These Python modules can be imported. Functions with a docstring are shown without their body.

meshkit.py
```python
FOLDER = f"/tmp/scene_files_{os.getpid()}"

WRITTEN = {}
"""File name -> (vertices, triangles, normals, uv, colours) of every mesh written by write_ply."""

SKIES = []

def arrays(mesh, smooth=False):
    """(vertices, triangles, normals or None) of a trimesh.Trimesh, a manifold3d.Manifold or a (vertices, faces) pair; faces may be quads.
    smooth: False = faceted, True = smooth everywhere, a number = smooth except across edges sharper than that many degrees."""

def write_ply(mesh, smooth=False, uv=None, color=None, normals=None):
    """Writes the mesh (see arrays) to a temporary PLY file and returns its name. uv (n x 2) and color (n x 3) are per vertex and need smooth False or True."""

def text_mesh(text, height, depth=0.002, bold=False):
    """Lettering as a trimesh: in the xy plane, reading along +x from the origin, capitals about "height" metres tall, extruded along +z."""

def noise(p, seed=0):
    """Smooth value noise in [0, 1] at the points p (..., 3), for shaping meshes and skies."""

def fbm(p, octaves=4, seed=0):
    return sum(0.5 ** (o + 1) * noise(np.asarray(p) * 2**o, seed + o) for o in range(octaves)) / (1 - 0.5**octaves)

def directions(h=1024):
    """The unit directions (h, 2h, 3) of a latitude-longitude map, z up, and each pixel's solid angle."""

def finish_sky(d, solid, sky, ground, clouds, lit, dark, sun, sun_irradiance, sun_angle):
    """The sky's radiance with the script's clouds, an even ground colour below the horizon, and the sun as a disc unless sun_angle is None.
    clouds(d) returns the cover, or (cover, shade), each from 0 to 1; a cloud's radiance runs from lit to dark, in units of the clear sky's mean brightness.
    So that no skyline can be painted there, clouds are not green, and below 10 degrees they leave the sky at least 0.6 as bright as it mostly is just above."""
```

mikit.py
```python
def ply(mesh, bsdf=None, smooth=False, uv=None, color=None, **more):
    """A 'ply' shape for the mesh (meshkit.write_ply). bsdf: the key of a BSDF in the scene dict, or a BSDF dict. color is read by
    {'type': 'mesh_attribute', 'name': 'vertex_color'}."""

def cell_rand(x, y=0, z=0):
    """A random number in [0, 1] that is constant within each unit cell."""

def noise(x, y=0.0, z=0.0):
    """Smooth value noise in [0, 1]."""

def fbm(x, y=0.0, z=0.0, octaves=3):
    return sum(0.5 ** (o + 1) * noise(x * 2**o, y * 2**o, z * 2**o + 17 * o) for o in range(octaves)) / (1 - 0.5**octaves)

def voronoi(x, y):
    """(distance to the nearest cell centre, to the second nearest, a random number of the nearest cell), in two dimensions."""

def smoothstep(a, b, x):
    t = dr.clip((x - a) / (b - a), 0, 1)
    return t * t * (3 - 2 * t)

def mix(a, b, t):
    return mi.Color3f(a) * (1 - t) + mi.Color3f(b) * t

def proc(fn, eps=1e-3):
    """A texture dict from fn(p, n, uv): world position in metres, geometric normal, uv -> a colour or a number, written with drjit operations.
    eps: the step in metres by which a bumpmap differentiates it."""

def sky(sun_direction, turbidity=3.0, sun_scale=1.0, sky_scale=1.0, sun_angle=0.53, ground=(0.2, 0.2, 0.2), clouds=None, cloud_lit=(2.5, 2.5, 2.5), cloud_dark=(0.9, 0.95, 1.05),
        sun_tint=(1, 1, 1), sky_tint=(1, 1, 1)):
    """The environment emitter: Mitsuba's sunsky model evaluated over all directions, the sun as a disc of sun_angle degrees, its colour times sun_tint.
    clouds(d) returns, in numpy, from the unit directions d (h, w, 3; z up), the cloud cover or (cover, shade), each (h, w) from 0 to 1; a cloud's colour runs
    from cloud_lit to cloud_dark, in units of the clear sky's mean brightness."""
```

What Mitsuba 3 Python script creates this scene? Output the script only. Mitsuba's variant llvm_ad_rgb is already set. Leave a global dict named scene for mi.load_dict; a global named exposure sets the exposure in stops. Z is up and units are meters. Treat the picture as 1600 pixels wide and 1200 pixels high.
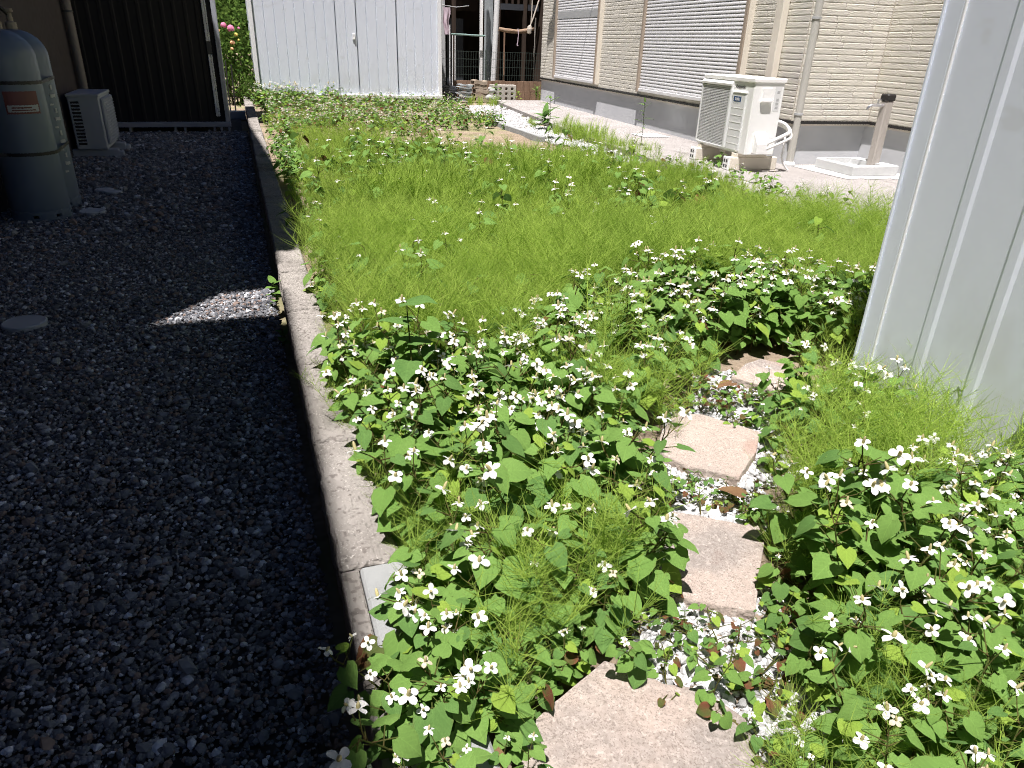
import math, numpy as np, trimesh, manifold3d, shapely, shapely.affinity, mitsuba as mi, mikit, meshkit
import drjit as dr
from mikit import proc, ply, noise, fbm, mix, smoothstep
from shapely.geometry import Polygon
rng = np.random.default_rng(7)
TF = mi.ScalarTransform4f
scene, labels = {}, {}

# ------------------------------------------------------------------ camera, sky, exposure
def tf(x=(1, 0, 0), y=(0, 1, 0), z=(0, 0, 1), o=(0, 0, 0)):
    m = np.eye(4); m[:3, 0], m[:3, 1], m[:3, 2], m[:3, 3] = x, y, z, o
    return TF(m)

EYE = np.array([0.0, 0.0, 1.25]); FWD = np.array([0.31321149, 0.84674307, -0.43002877]); UP = np.array([0.11719272, 0.41489047, 0.90229251])
scene['camera'] = {'type': 'perspective', 'fov': 71.08, 'fov_axis': 'x', 'near_clip': 0.05, 'far_clip': 600.0,
                   'to_world': TF().look_at(origin=EYE.tolist(), target=(EYE + FWD).tolist(), up=UP.tolist())}
SUN = np.array([-0.22, -0.262, 0.94])
scene['sky_light'] = mikit.sky(SUN.tolist(), turbidity=3.0, sky_scale=0.125, sun_tint=(0.87, 0.97, 1.22), sky_tint=(0.78, 0.96, 1.28))
exposure = 2.6

# ------------------------------------------------------------------ helpers
def numbered(name):
    if name not in TAKEN:
        TAKEN.add(name); return name
    i = 1
    while f'{name}_{i:03d}' in TAKEN: i += 1
    TAKEN.add(f'{name}_{i:03d}'); return f'{name}_{i:03d}'
TAKEN = set()

def thing(name, label, cat=None, group=None, kind=None):
    key = numbered(name)
    labels[key] = {'label': label}
    if cat: labels[key]['category'] = cat
    if group: labels[key]['group'] = group
    if kind: labels[key]['kind'] = kind
    return key

def part(parent, name, mesh, bsdf, label=None, m=None, smooth=False, uv=None, kind=None):
    key = numbered(parent + '__' + name)
    s = ply(mesh, bsdf, smooth=smooth, uv=uv)
    if m is not None: s['to_world'] = m
    scene[key] = s
    if label or kind:
        labels[key] = {}
        if label: labels[key]['label'] = label
        if kind: labels[key]['kind'] = kind
    return key

def single(name, mesh, bsdf, label, cat=None, group=None, kind=None, m=None, smooth=False, uv=None):
    key = thing(name, label, cat, group, kind)
    s = ply(mesh, bsdf, smooth=smooth, uv=uv)
    if m is not None: s['to_world'] = m
    scene[key] = s
    return key

def box(x0, x1, y0, y1, z0, z1, c=0.0):
    """a box, with chamfered edges when c > 0"""
    x0, x1 = sorted((x0, x1)); y0, y1 = sorted((y0, y1)); z0, z1 = sorted((z0, z1))
    c = min(c, (x1 - x0) * .4, (y1 - y0) * .4, (z1 - z0) * .4)
    if c <= 0:
        return trimesh.creation.box(bounds=[[x0, y0, z0], [x1, y1, z1]])
    p = []
    for i in (0, 1):
        for j in (0, 1):
            for k in (0, 1):
                b = np.array([(x0, x1)[i], (y0, y1)[j], (z0, z1)[k]]); s = np.array([(1, -1)[i], (1, -1)[j], (1, -1)[k]]) * c
                for a in range(3):
                    q = b + s; q[a] = b[a]; p.append(q)
    return trimesh.Trimesh(np.array(p)).convex_hull if False else trimesh.convex.convex_hull(np.array(p))

def cat(*ms):
    return trimesh.util.concatenate([m for g in ms for m in (g if isinstance(g, (list, tuple)) else [g])])

def tube(pts, r, sides=8, cap=True):
    p = np.asarray(pts, float); n = len(p); r = np.broadcast_to(np.asarray(r, float), (n,))
    t = np.gradient(p, axis=0); t /= np.linalg.norm(t, axis=1, keepdims=True) + 1e-12
    ref = np.array([0, 0, 1.0]) if abs(t[:, 2]).mean() < .8 else np.array([1.0, 0, 0])
    a = np.cross(t, ref); a /= np.linalg.norm(a, axis=1, keepdims=True) + 1e-12
    b = np.cross(t, a); w = np.arange(sides) * 2 * np.pi / sides
    v = p[:, None] + r[:, None, None] * (np.cos(w)[None, :, None] * a[:, None] + np.sin(w)[None, :, None] * b[:, None])
    v = v.reshape(-1, 3); f = []
    for i in range(n - 1):
        for j in range(sides):
            k = (j + 1) % sides
            f += [[i * sides + j, (i + 1) * sides + k, i * sides + k], [i * sides + j, (i + 1) * sides + j, (i + 1) * sides + k]]
    if cap:
        v = np.vstack([v, p[0], p[-1]])
        for j in range(sides):
            k = (j + 1) % sides
            f += [[len(v) - 2, j, k], [len(v) - 1, (n - 1) * sides + k, (n - 1) * sides + j]]
    return trimesh.Trimesh(v, np.array(f), process=False)

def lathe(prof, sides=32, at=(0, 0, 0)):
    m = trimesh.creation.revolve(np.array(prof, float), sections=sides)
    m.apply_translation(at); return m

def prism(poly, z0, z1):
    m = trimesh.creation.extrude_polygon(Polygon(poly), z1 - z0, engine='earcut'); m.apply_translation([0, 0, z0]); return m

def profile(pts, length):
    """an open polyline (a, b) swept along c: returns (c, a, b) axes as (y, x, z) left to the caller through columns order x=a, y=b, z=c"""
    p = np.array(pts, float); n = len(p)
    v = np.vstack([np.c_[p, np.zeros(n)], np.c_[p, np.full(n, length)]]); f = []
    for i in range(n - 1): f += [[i, i + 1, n + i + 1], [i, n + i + 1, n + i]]
    return trimesh.Trimesh(v, np.array(f), process=False)

def move(m, t): m = m.copy(); m.apply_translation(t); return m
def inside(poly, x, y): return shapely.contains_xy(poly, x, y)

# ------------------------------------------------------------------ materials
def rgb(*c): return {'type': 'rgb', 'value': list(c)}
def P(c, rough=.5, **k):
    return {'type': 'principled', 'base_color': c if isinstance(c, dict) else rgb(*c), 'roughness': rough, 'specular': k.pop('spec', .5), **k}
def two(b): return {'type': 'twosided', 'bsdf': b}
def bump(b, fn, scale, eps=1e-3): return two({'type': 'bumpmap', 'arbitrary': proc(fn, eps), 'scale': scale, 'bsdf': b})

def c_shed(p, n, uv):
    s = fbm(p.x * 3, p.y * 3, p.z * .7, 3); d = noise(p.x * 9, p.y * 9, p.z * .5)
    dirt_and_reflection = smoothstep(.42, .75, fbm(p.x * 9 + 3, p.y * 9, p.z * 4, 4)) * smoothstep(.85, .15, p.z) + .5 * smoothstep(.68, .8, fbm(p.x * 6, p.y * 6, p.z * 9 + 4, 4))  # dirt at the base, doubling as painted hints of grass shadows and reflections
    return mix(mix((.585, .63, .71), (.655, .695, .765), s * .7 + d * .3), (.44, .44, .42), dr.minimum(dirt_and_reflection, 1.0) * .45)
scene['mat_shed'] = two(P(proc(c_shed), .38))
scene['mat_shed_white'] = two(P((.72, .73, .74), .35))
def c_conc(p, n, uv):
    a = fbm(p.x * 9, p.y * 9, p.z * 9, 4); g = noise(p.x * 260, p.y * 260, p.z * 260); h = noise(p.x * 90, p.y * 90, p.z * 90)
    c = mix((.20, .183, .165), (.355, .33, .30), a)
    c = mix(c, (.11, .105, .085), smoothstep(.5, .75, fbm(p.x * 6 + 3, p.y * 3.3, p.z * 6, 4)) * .6)
    return mix(mix(c, (.10, .085, .075), smoothstep(.62, .8, h) * .6), (.50, .47, .43), smoothstep(.74, .9, g) * .6)
def b_conc(p, n, uv): return noise(p.x * 150, p.y * 150, p.z * 150) + .8 * noise(p.x * 70, p.y * 70, p.z * 70)
scene['mat_curb'] = bump(P(proc(c_conc), .9, spec=.2), b_conc, .009)
def c_conc2(p, n, uv):
    return mix((.24, .25, .245), (.34, .35, .345), fbm(p.x * 12, p.y * 12, p.z * 12, 4))
scene['mat_curb_new'] = two(P(proc(c_conc2), .8, spec=.3))
def c_pad(p, n, uv):
    a = fbm(p.x * 2.2, p.y * 2.2, 1.0, 4); b = fbm(p.x * 14, p.y * 14, 3.0, 3)
    c = mix((.205, .19, .178), (.32, .305, .29), a * .7 + b * .3)
    return mix(c, (.15, .138, .128), smoothstep(.6, .85, fbm(p.x * 5 + 9, p.y * 1.2, 2.0, 3)) * .5)
scene['mat_pad'] = two(P(proc(c_pad), .85, spec=.25))
def c_soil(p, n, uv):
    a = fbm(p.x * 6, p.y * 6, 0.0, 4); b = noise(p.x * 70, p.y * 70, 0.0)
    c = mix((.13, .098, .070), (.32, .26, .19), a * .6 + b * .4)
    return mix(c, (.14, .17, .06), smoothstep(.5, .7, fbm(p.x * 3 + 4, p.y * 3, 0.0, 3)) * .5)
scene['mat_soil'] = two(P(proc(c_soil), .95, spec=.1))
def c_gravelbed(p, n, uv): return mix((.03, .03, .03), (.09, .085, .08), noise(p.x * 60, p.y * 60, 0.0))
scene['mat_gravel_bed'] = two(P(proc(c_gravelbed), .95, spec=.1))
def c_gravel(p, n, uv):
    r = uv.x; c = mix((.065, .07, .082), (.36, .368, .38), r * r * .9 + .1 * r)
    c = mix(c, (.24, .18, .15), smoothstep(.8, .82, uv.y)); c = mix(c, (.60, .62, .65), smoothstep(.945, .95, uv.y))
    return c * (.8 + .4 * noise(p.x * 120, p.y * 120, p.z * 120)) * (.75 + .5 * fbm(p.x * 1.7, p.y * 1.7, 3.0, 3))
scene['mat_gravel'] = two(P(proc(c_gravel), .75, spec=.35))
def c_pebble(p, n, uv):
    c = mix((.42, .42, .415), (.75, .75, .75), uv.x)
    return mix(c, (.30, .30, .295), smoothstep(.62, .9, uv.y))
scene['mat_pebble'] = two(P(proc(c_pebble), .6, spec=.3))
def c_stone(p, n, uv):
    a = fbm(p.x * 8, p.y * 8, p.z * 8, 4); b = fbm(p.x * 150, p.y * 150, p.z * 150, 3); g = fbm(p.x * 420, p.y * 420, p.z * 420, 2)
    c = mix((.31, .25, .21), (.50, .425, .37), a * .4 + b * .6)
    c = mix(c, mix((.17, .15, .14), (.36, .33, .30), b), smoothstep(.42, .68, fbm(p.x * 5 + 2, p.y * 5, 1.0, 4)) * .75)
    c = mix(c, (.17, .14, .12), smoothstep(.52, .72, g) * .6); c = mix(c, (.60, .54, .48), smoothstep(.60, .80, fbm(p.x * 160 + 7, p.y * 160, 2.0, 3)) * .35)
    return mix(c, (.30, .17, .13), smoothstep(.62, .85, fbm(p.x * 7 + 8, p.y * 7, 4.0, 3)) * .45)
def b_stone(p, n, uv): return fbm(p.x * 60, p.y * 60, p.z * 60, 5)
scene['mat_stone'] = bump(P(proc(c_stone), .85, spec=.2), b_stone, .010)
def c_siding(p, n, uv):
    q = p.x * .07 + p.y; row = dr.floor(p.z / .058)
    a = fbm(p.x * 14, q * 14, p.z * 60, 3); b = noise(dr.floor((q + p.x) * 2.6 + row * .37), row, 3.0)
    c = mix((.52, .495, .425), (.67, .645, .565), a)
    c = mix(c, (.55, .53, .49), b * .5)
    return mix(c, (.40, .36, .30), smoothstep(.66, .85, noise(p.x * 50, q * 50, p.z * 120)) * .35)
def b_siding(p, n, uv): return fbm(p.x * 55, p.y * 55, p.z * 110, 3)
scene['mat_siding'] = bump(P(proc(c_siding), .85, spec=.2), b_siding, .005)
scene['mat_foundation'] = two(P(proc(lambda p, n, uv: mix((.47, .485, .50), (.55, .56, .575), fbm(p.x * 5, p.y * 5, p.z * 5, 3))), .8, spec=.2))
scene['mat_slat'] = two(P((.66, .66, .665), .45))
scene['mat_taupe'] = two(P((.33, .27, .21), .5))
scene['mat_black'] = two(P((.02, .018, .018), .5))
scene['mat_cream'] = two(P((.66, .61, .52), .6))
scene['mat_white'] = two(P((.84, .84, .83), .4))
scene['mat_basin'] = two(P(proc(lambda p, n, uv: mix((.50, .51, .505), (.58, .59, .585), fbm(p.x * 14, p.y * 14, p.z * 14, 3))), .8, spec=.2))
scene['mat_apron'] = two(P(proc(lambda p, n, uv: mix((.40, .395, .38), (.52, .515, .50), fbm(p.x * 8, p.y * 8, 0.0, 4))), .9, spec=.1))
scene['mat_whitish'] = two(P((.68, .69, .69), .45))
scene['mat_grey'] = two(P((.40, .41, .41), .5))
scene['mat_dark'] = two(P((.06, .06, .062), .6))
scene['mat_badge'] = two(P((.03, .07, .17), .4))
scene['mat_pipe'] = two(P((.45, .44, .40), .45))
scene['mat_tap_column'] = two(P(proc(lambda p, n, uv: mix((.36, .33, .295), (.44, .405, .37), fbm(p.x * 30, p.y * 30, p.z * 4, 2))), .5))
scene['mat_chrome'] = two(P((.72, .72, .74), .22, metallic=.85))
scene['mat_cylinder'] = two(P(proc(lambda p, n, uv: mix((.115, .15, .20), (.165, .20, .245), fbm(p.x * 5, p.y * 5, p.z * 4, 3))), .4))
scene['mat_panel_dark'] = two(P((.022, .020, .020), .6, spec=.3))
scene['mat_frame_grey'] = two(P((.34, .36, .40), .45))
scene['mat_pale_grey'] = two(P((.42, .44, .46), .45))
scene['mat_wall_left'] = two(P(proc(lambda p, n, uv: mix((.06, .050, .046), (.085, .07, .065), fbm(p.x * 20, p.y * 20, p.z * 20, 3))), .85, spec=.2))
scene['mat_pipe_brown'] = two(P((.19, .16, .14), .5))
scene['mat_red'] = two(P((.17, .055, .05), .5))
def c_wood(p, n, uv):
    g = fbm(p.x * 22, p.y * 22, p.z * 2.0, 4)
    return mix((.16, .10, .065), (.30, .205, .145), g)
scene['mat_plank'] = two(P(proc(c_wood), .85, spec=.15))
scene['mat_oldwood'] = two(P(proc(lambda p, n, uv: mix((.030, .022, .018), (.075, .055, .042), fbm(p.x * 18, p.y * 18, p.z * 2, 3))), .85, spec=.15))
scene['mat_bark'] = two(P(proc(lambda p, n, uv: mix((.22, .14, .09), (.42, .31, .22), fbm(p.x * 8, p.y * 20, p.z * 30, 3))), .9, spec=.1))
scene['mat_tile_grey'] = two(P(proc(lambda p, n, uv: mix((.22, .25, .26), (.38, .41, .42), fbm(p.x * 9, p.y * 9, p.z * 9, 3))), .5))
scene['mat_tile_dark'] = two(P((.05, .055, .065), .4))
scene['mat_tile_brown'] = two(P(proc(lambda p, n, uv: mix((.24, .19, .14), (.42, .36, .29), fbm(p.x * 12, p.y * 12, p.z * 12, 3))), .8, spec=.2))
scene['mat_block'] = two(P(proc(lambda p, n, uv: mix((.36, .34, .30), (.48, .455, .41), fbm(p.x * 25, p.y * 25, p.z * 25, 3))), .9, spec=.1))
scene['mat_cloth'] = two(P((.50, .41, .46), .9, spec=.1))
scene['mat_pole_green'] = two(P((.20, .30, .27), .5))
scene['mat_rope'] = two(P((.50, .45, .38), .9, spec=.1))
scene['mat_wire'] = two(P((.05, .07, .06), .6))
def c_foliage(p, n, uv):
    k = dr.floor(uv.x * .5); u = uv.x - 2 * k; v = uv.y
    w = dr.abs(u - .5); nz = fbm(p.x * 26, p.y * 26, p.z * 26, 3); big = noise(p.x * 4.3, p.y * 4.3, 2.0)
    vein = smoothstep(.022, .006, w) + .45 * smoothstep(.10, .02, dr.abs(dr.abs(v * 5.0 - w * 5.5 - dr.floor(v * 5.0 - w * 5.5)) - .5) * .5)
    leaf = mix((.120, .230, .050), (.205, .345, .088), nz * .55 + big * .45)
    dark = mix((.090, .185, .050), (.150, .270, .075), nz)
    yel = mix((.20, .33, .05), (.28, .39, .07), nz)
    red = mix(mix((.10, .13, .04), (.16, .07, .04), smoothstep(.35, .65, nz)), (.24, .08, .05), smoothstep(.30, .5, w) * .8)
    c = mi.Color3f(leaf); c = dr.select(k > .5, dark, c); c = dr.select(k > 1.5, yel, c); c = dr.select(k > 2.5, red, c)
    c = mix(c, c * 1.25 + mi.Color3f(.012, .02, .004), dr.minimum(vein, 1.0) * .45)
    edge = mix(c, (.16, .09, .05), smoothstep(.42, .5, w) * .25); c = dr.select(k < 1.5, edge, c)
    c = dr.select(k > 3.5, mi.Color3f(.82, .82, .78), c)
    c = dr.select(k > 4.5, mix((.52, .50, .22), (.62, .54, .30), v), c)
    c = dr.select(k > 5.5, mix((.13, .09, .04), (.10, .14, .035), v), c)
    c = dr.select(k > 6.5, mix((.16, .085, .05), (.30, .19, .10), nz), c)
    c = dr.select(k > 8.5, mix((.70, .66, .52), (.55, .40, .24), smoothstep(.4, 1.0, v) * nz), c)
    return c
scene['mat_foliage'] = {'type': 'principledthin', 'base_color': proc(c_foliage), 'roughness': .48, 'diff_trans': .55, 'spec_trans': 0.0, 'eta': 1.4}
def c_horse(p, n, uv):
    a = noise(p.x * 3.1, p.y * 3.1, 5.0); b = fbm(p.x * 19, p.y * 19, p.z * 19, 2)
    c = mix((.27, .415, .080), (.54, .70, .145), a * .3 + b * .4 + uv.x * .35)
    return mix(c, (.23, .21, .07), smoothstep(.945, .96, uv.x) * .7)
scene['mat_horsetail'] = {'type': 'principledthin', 'base_color': proc(c_horse), 'roughness': .5, 'diff_trans': 1.15, 'spec_trans': 0.0, 'eta': 1.4}
def c_hedge(p, n, uv): return mix((.045, .10, .022), (.15, .24, .05), uv.x)
scene['mat_hedge'] = {'type': 'principledthin', 'base_color': proc(c_hedge), 'roughness': .5, 'diff_trans': .7, 'spec_trans': 0.0, 'eta': 1.4}
for nm, c in dict(pink=(.66, .22, .36), peach=(.80, .48, .26), yellow=(.75, .62, .15), whiteflower=(.82, .82, .78)).items():
    scene['mat_' + nm] = two(P(c, .7, spec=.2))

# ------------------------------------------------------------------ the setting: ground sheets
def sheet(poly, z, step, amp=0.0, freq=3.0, seed=1):
    x0, y0, x1, y1 = poly.bounds
    xs = np.arange(x0 - step, x1 + 2 * step, step); ys = np.arange(y0 - step, y1 + 2 * step, step)
    X, Y = np.meshgrid(xs, ys); Z = z + amp * (meshkit.fbm(np.stack([X * freq, Y * freq, X * 0], -1), 3, seed) - .5)
    keep = inside(poly, X[:-1, :-1] + step / 2, Y[:-1, :-1] + step / 2)
    i = np.arange(X.size).reshape(X.shape); q = np.stack([i[:-1, :-1], i[:-1, 1:], i[1:, 1:], i[1:, :-1]], -1)[keep]
    f = np.vstack([q[:, [0, 1, 2]], q[:, [0, 2, 3]]])
    m = trimesh.Trimesh(np.stack([X, Y, Z], -1).reshape(-1, 3), f, process=False); m.remove_unreferenced_vertices(); return m

single('ground', box(-200, 200, -200, 300, -.40, -.05), 'mat_soil', 'bare brown earth spreading under and beyond the yard', 'ground', kind='structure')
single('gravel_bed', sheet(Polygon([(-2.2, -2), (.10, -2), (.10, 13.2), (-2.2, 13.2)]), -.012, .2, .012), 'mat_gravel_bed', 'dark fine ground under the grey gravel of the side yard', 'ground', kind='structure', smooth=True)
single('bed_soil', sheet(Polygon([(.2, -1.5), (5.2, -1.5), (5.2, 16.5), (.2, 16.5)]), .07, .1, .05, 2.0, 3), 'mat_soil', 'brown planting bed soil showing pale between the weeds', 'soil', kind='structure', smooth=True)
PAD = Polygon([(5.03, 15.3), (4.37, 9.8), (4.12, 6.5), (4.0, 2.6), (8.5, 2.6), (8.5, 15.3)])
pad = prism(list(PAD.exterior.coords)[:-1], 0, .15)
single('concrete_path', pad, 'mat_pad', 'weathered grey brown concrete apron along the cream house', 'concrete path', kind='structure')

# curb of concrete blocks between gravel and bed
curb = thing('garden_curb', 'long low concrete block curb dividing dark gravel yard from green bed', 'curb')
def worn(x0, x1, y0, y1, z0, z1, seed):
    m = box(x0, x1, y0, y1, z0, z1, .008); v, f = trimesh.remesh.subdivide_to_size(m.vertices, m.faces, .035); m = trimesh.Trimesh(v, f); d = (meshkit.fbm(m.vertices * 22 + seed * 3.1, 3, seed) - .56) * .013
    m.vertices += d[:, None] * np.sign(m.vertices - m.vertices.mean(0)) * np.array([1, .25, .7]); return m
y = 1.345
part(curb, 'block', box(.137, .285, .55, y - .004, -.02, .148, .006), 'mat_curb_new', 'newer smooth pale grey capping block at the near end')
part(curb, 'block', box(.093, .134, -.6, y - .004, -.02, .144, .004), 'mat_curb', 'thin rough brown facing strip at the near end')
part(curb, 'block', box(.137, .262, -.6, .546, -.02, .152, .006), 'mat_curb_new')
i = 0
while y < 15.6:
    L = .60; j = rng.normal(0, .002)
    part(curb, 'block', worn(.092 + j, .236 + j, y, y + L - .007, -.02, .150 + rng.normal(0, .0015), i), 'mat_curb', smooth=50)
    y += L; i += 1

# stepping stones
STONES = [
 [(.57, .925), (.62, .884), (.648, .842), (.708, .814), (.745, .735), (.735, .70), (.70, .62), (.62, .50), (.36, .62), (.345, .759), (.368, .827), (.446, .868)],
 [(.975, 1.35), (1.043, 1.305), (1.125, 1.24), (1.155, 1.249), (1.142, 1.196), (1.057, 1.103), (.965, .995), (.887, 1.039), (.796, 1.113), (.864, 1.215)],
 [(1.298, 1.853), (1.376, 1.815), (1.48, 1.673), (1.396, 1.577), (1.268, 1.479), (1.168, 1.565), (1.122, 1.658), (1.19, 1.75)],
 [(1.686, 2.071), (1.80, 2.15), (1.884, 2.176), (1.945, 2.093), (1.887, 1.984), (1.77, 1.929)]]
SL = ['large pinkish stepping stone cut by the bottom edge, nearest of the path', 'rough square stepping stone second from the bottom of the path',
      'flat pale stepping stone third along the path behind white pebbles', 'small half hidden stepping stone farthest along the path beside the leaves']
stone_polys = []
for pts, lab in zip(STONES, SL):
    pg = shapely.affinity.scale(Polygon(pts), 1.09, 1.09); stone_polys.append(pg)
    ring = np.array(pg.buffer(.006).buffer(-.002).segmentize(.010).exterior.coords)[:-1]
    c = ring.mean(0); n = len(ring)
    jit = (meshkit.fbm(np.c_[ring * 30, np.zeros(n)], 4, 5) - .5) * .026
    d = (ring - c) / np.linalg.norm(ring - c, axis=1, keepdims=True)   # chipped outline; ring = ring + d * jit[:, None]
    levels = [(1.005, .04), (1.003, .097), (.996, .103), (.985, .106), (.8, .107), (.6, .107), (.4, .1065), (.2, .107)]
    V = np.vstack([np.c_[c + (ring - c) * s, np.full(n, z)] for s, z in levels] + [np.r_[c, .107][None]])
    V[:, 2] += .006
    V[:, 2] += (meshkit.fbm(np.c_[V[:, :2] * 14, np.zeros(len(V))], 4, 8) - .5) * .008 * (V[:, 2] > .1)
    F = []
    for r in range(len(levels) - 1):
        for k in range(n):
            k2 = (k + 1) % n; F += [[r * n + k, r * n + k2, (r + 1) * n + k2], [r * n + k, (r + 1) * n + k2, (r + 1) * n + k]]
    F += [[(len(levels) - 1) * n + k, (len(levels) - 1) * n + (k + 1) % n, len(V) - 1] for k in range(n)]
    single('stepping_stone', trimesh.Trimesh(V, np.array(F), process=False), 'mat_stone', lab, 'stepping stone', group='stepping stones of the garden path', smooth=True)
STONE_U = shapely.union_all(stone_polys)

# ------------------------------------------------------------------ loose stones: a tile of chips, laid out many times
ICO = trimesh.creation.icosahedron()
def chips(w, n, size, flat, seed):
    r = np.random.default_rng(seed); vs, fs, uvs = [], [], []
    for k in range(n):
        s = size * r.lognormal(0, .40); v = ICO.vertices * (1 + r.normal(0, .17, (12, 1))) * np.array([1, r.uniform(.6, .95), r.uniform(*flat)]) * s
        a = r.uniform(0, 2 * np.pi); ca, sa = np.cos(a), np.sin(a); t = r.normal(0, .35)
        v = v @ np.array([[1, 0, 0], [0, np.cos(t), -np.sin(t)], [0, np.sin(t), np.cos(t)]]).T @ np.array([[ca, -sa, 0], [sa, ca, 0], [0, 0, 1]]).T
        vs.append(v + [r.uniform(-w / 2, w / 2), r.uniform(-w / 2, w / 2), r.uniform(0, s * .9)]); fs.append(ICO.faces + 12 * k)
        uvs.append(np.tile(r.uniform(0, 1, 2), (12, 1)))
    return trimesh.Trimesh(np.vstack(vs), np.vstack(fs), process=False), np.vstack(uvs)
def group(key, mesh, bsdf, uv=None, smooth=False):
    scene[key] = {'type': 'shapegroup', 'piece': ply(mesh, bsdf, smooth=smooth, uv=uv)}
for k in range(3):
    m, uv = chips(.5, 4000, .0053, (.45, .8), 20 + k); group(f'tile_gravel_{k}', m, 'mat_gravel', uv)
    m, uv = chips(.5, 1500, .0088, (.45, .8), 60 + k); group(f'tile_gravel_far_{k}', m, 'mat_gravel', uv)
    m, uv = chips(.24, 500, .0070, (.55, .85), 40 + k); group(f'tile_pebble_{k}', m, 'mat_pebble', uv)
COUNT = {}
def instance(owner, grp, x, y, z, rot, s=1.0, tilt=(0, 0), plain=None):
    """one more placed copy of a shapegroup under owner (a stuff object), or as the thing named plain"""
    key = plain
    if key is None:
        COUNT[owner] = COUNT.get(owner, 0) + 1; key = f'{owner}__{COUNT[owner]:03d}'
    M = TF().translate([x, y, z]).rotate([1, 0, 0], tilt[0]).rotate([0, 1, 0], tilt[1]).rotate([0, 0, 1], rot).scale(s if not np.isscalar(s) else [s, s, s])
    scene[key] = {'type': 'instance', 'to_world': M, 'shapegroup': {'type': 'ref', 'id': grp}}
gv = thing('gravel', 'dark grey crushed gravel covering the shaded side yard left of the curb', 'gravel', kind='stuff')
for i in range(4):
    for j in range(23):
        instance(gv, f'tile_gravel_{"far_" if j > 10 else ""}{rng.integers(3)}', -1.66 + .49 * i, .2 + .49 * j, 0.0, 90 * int(rng.integers(4)))

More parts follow.
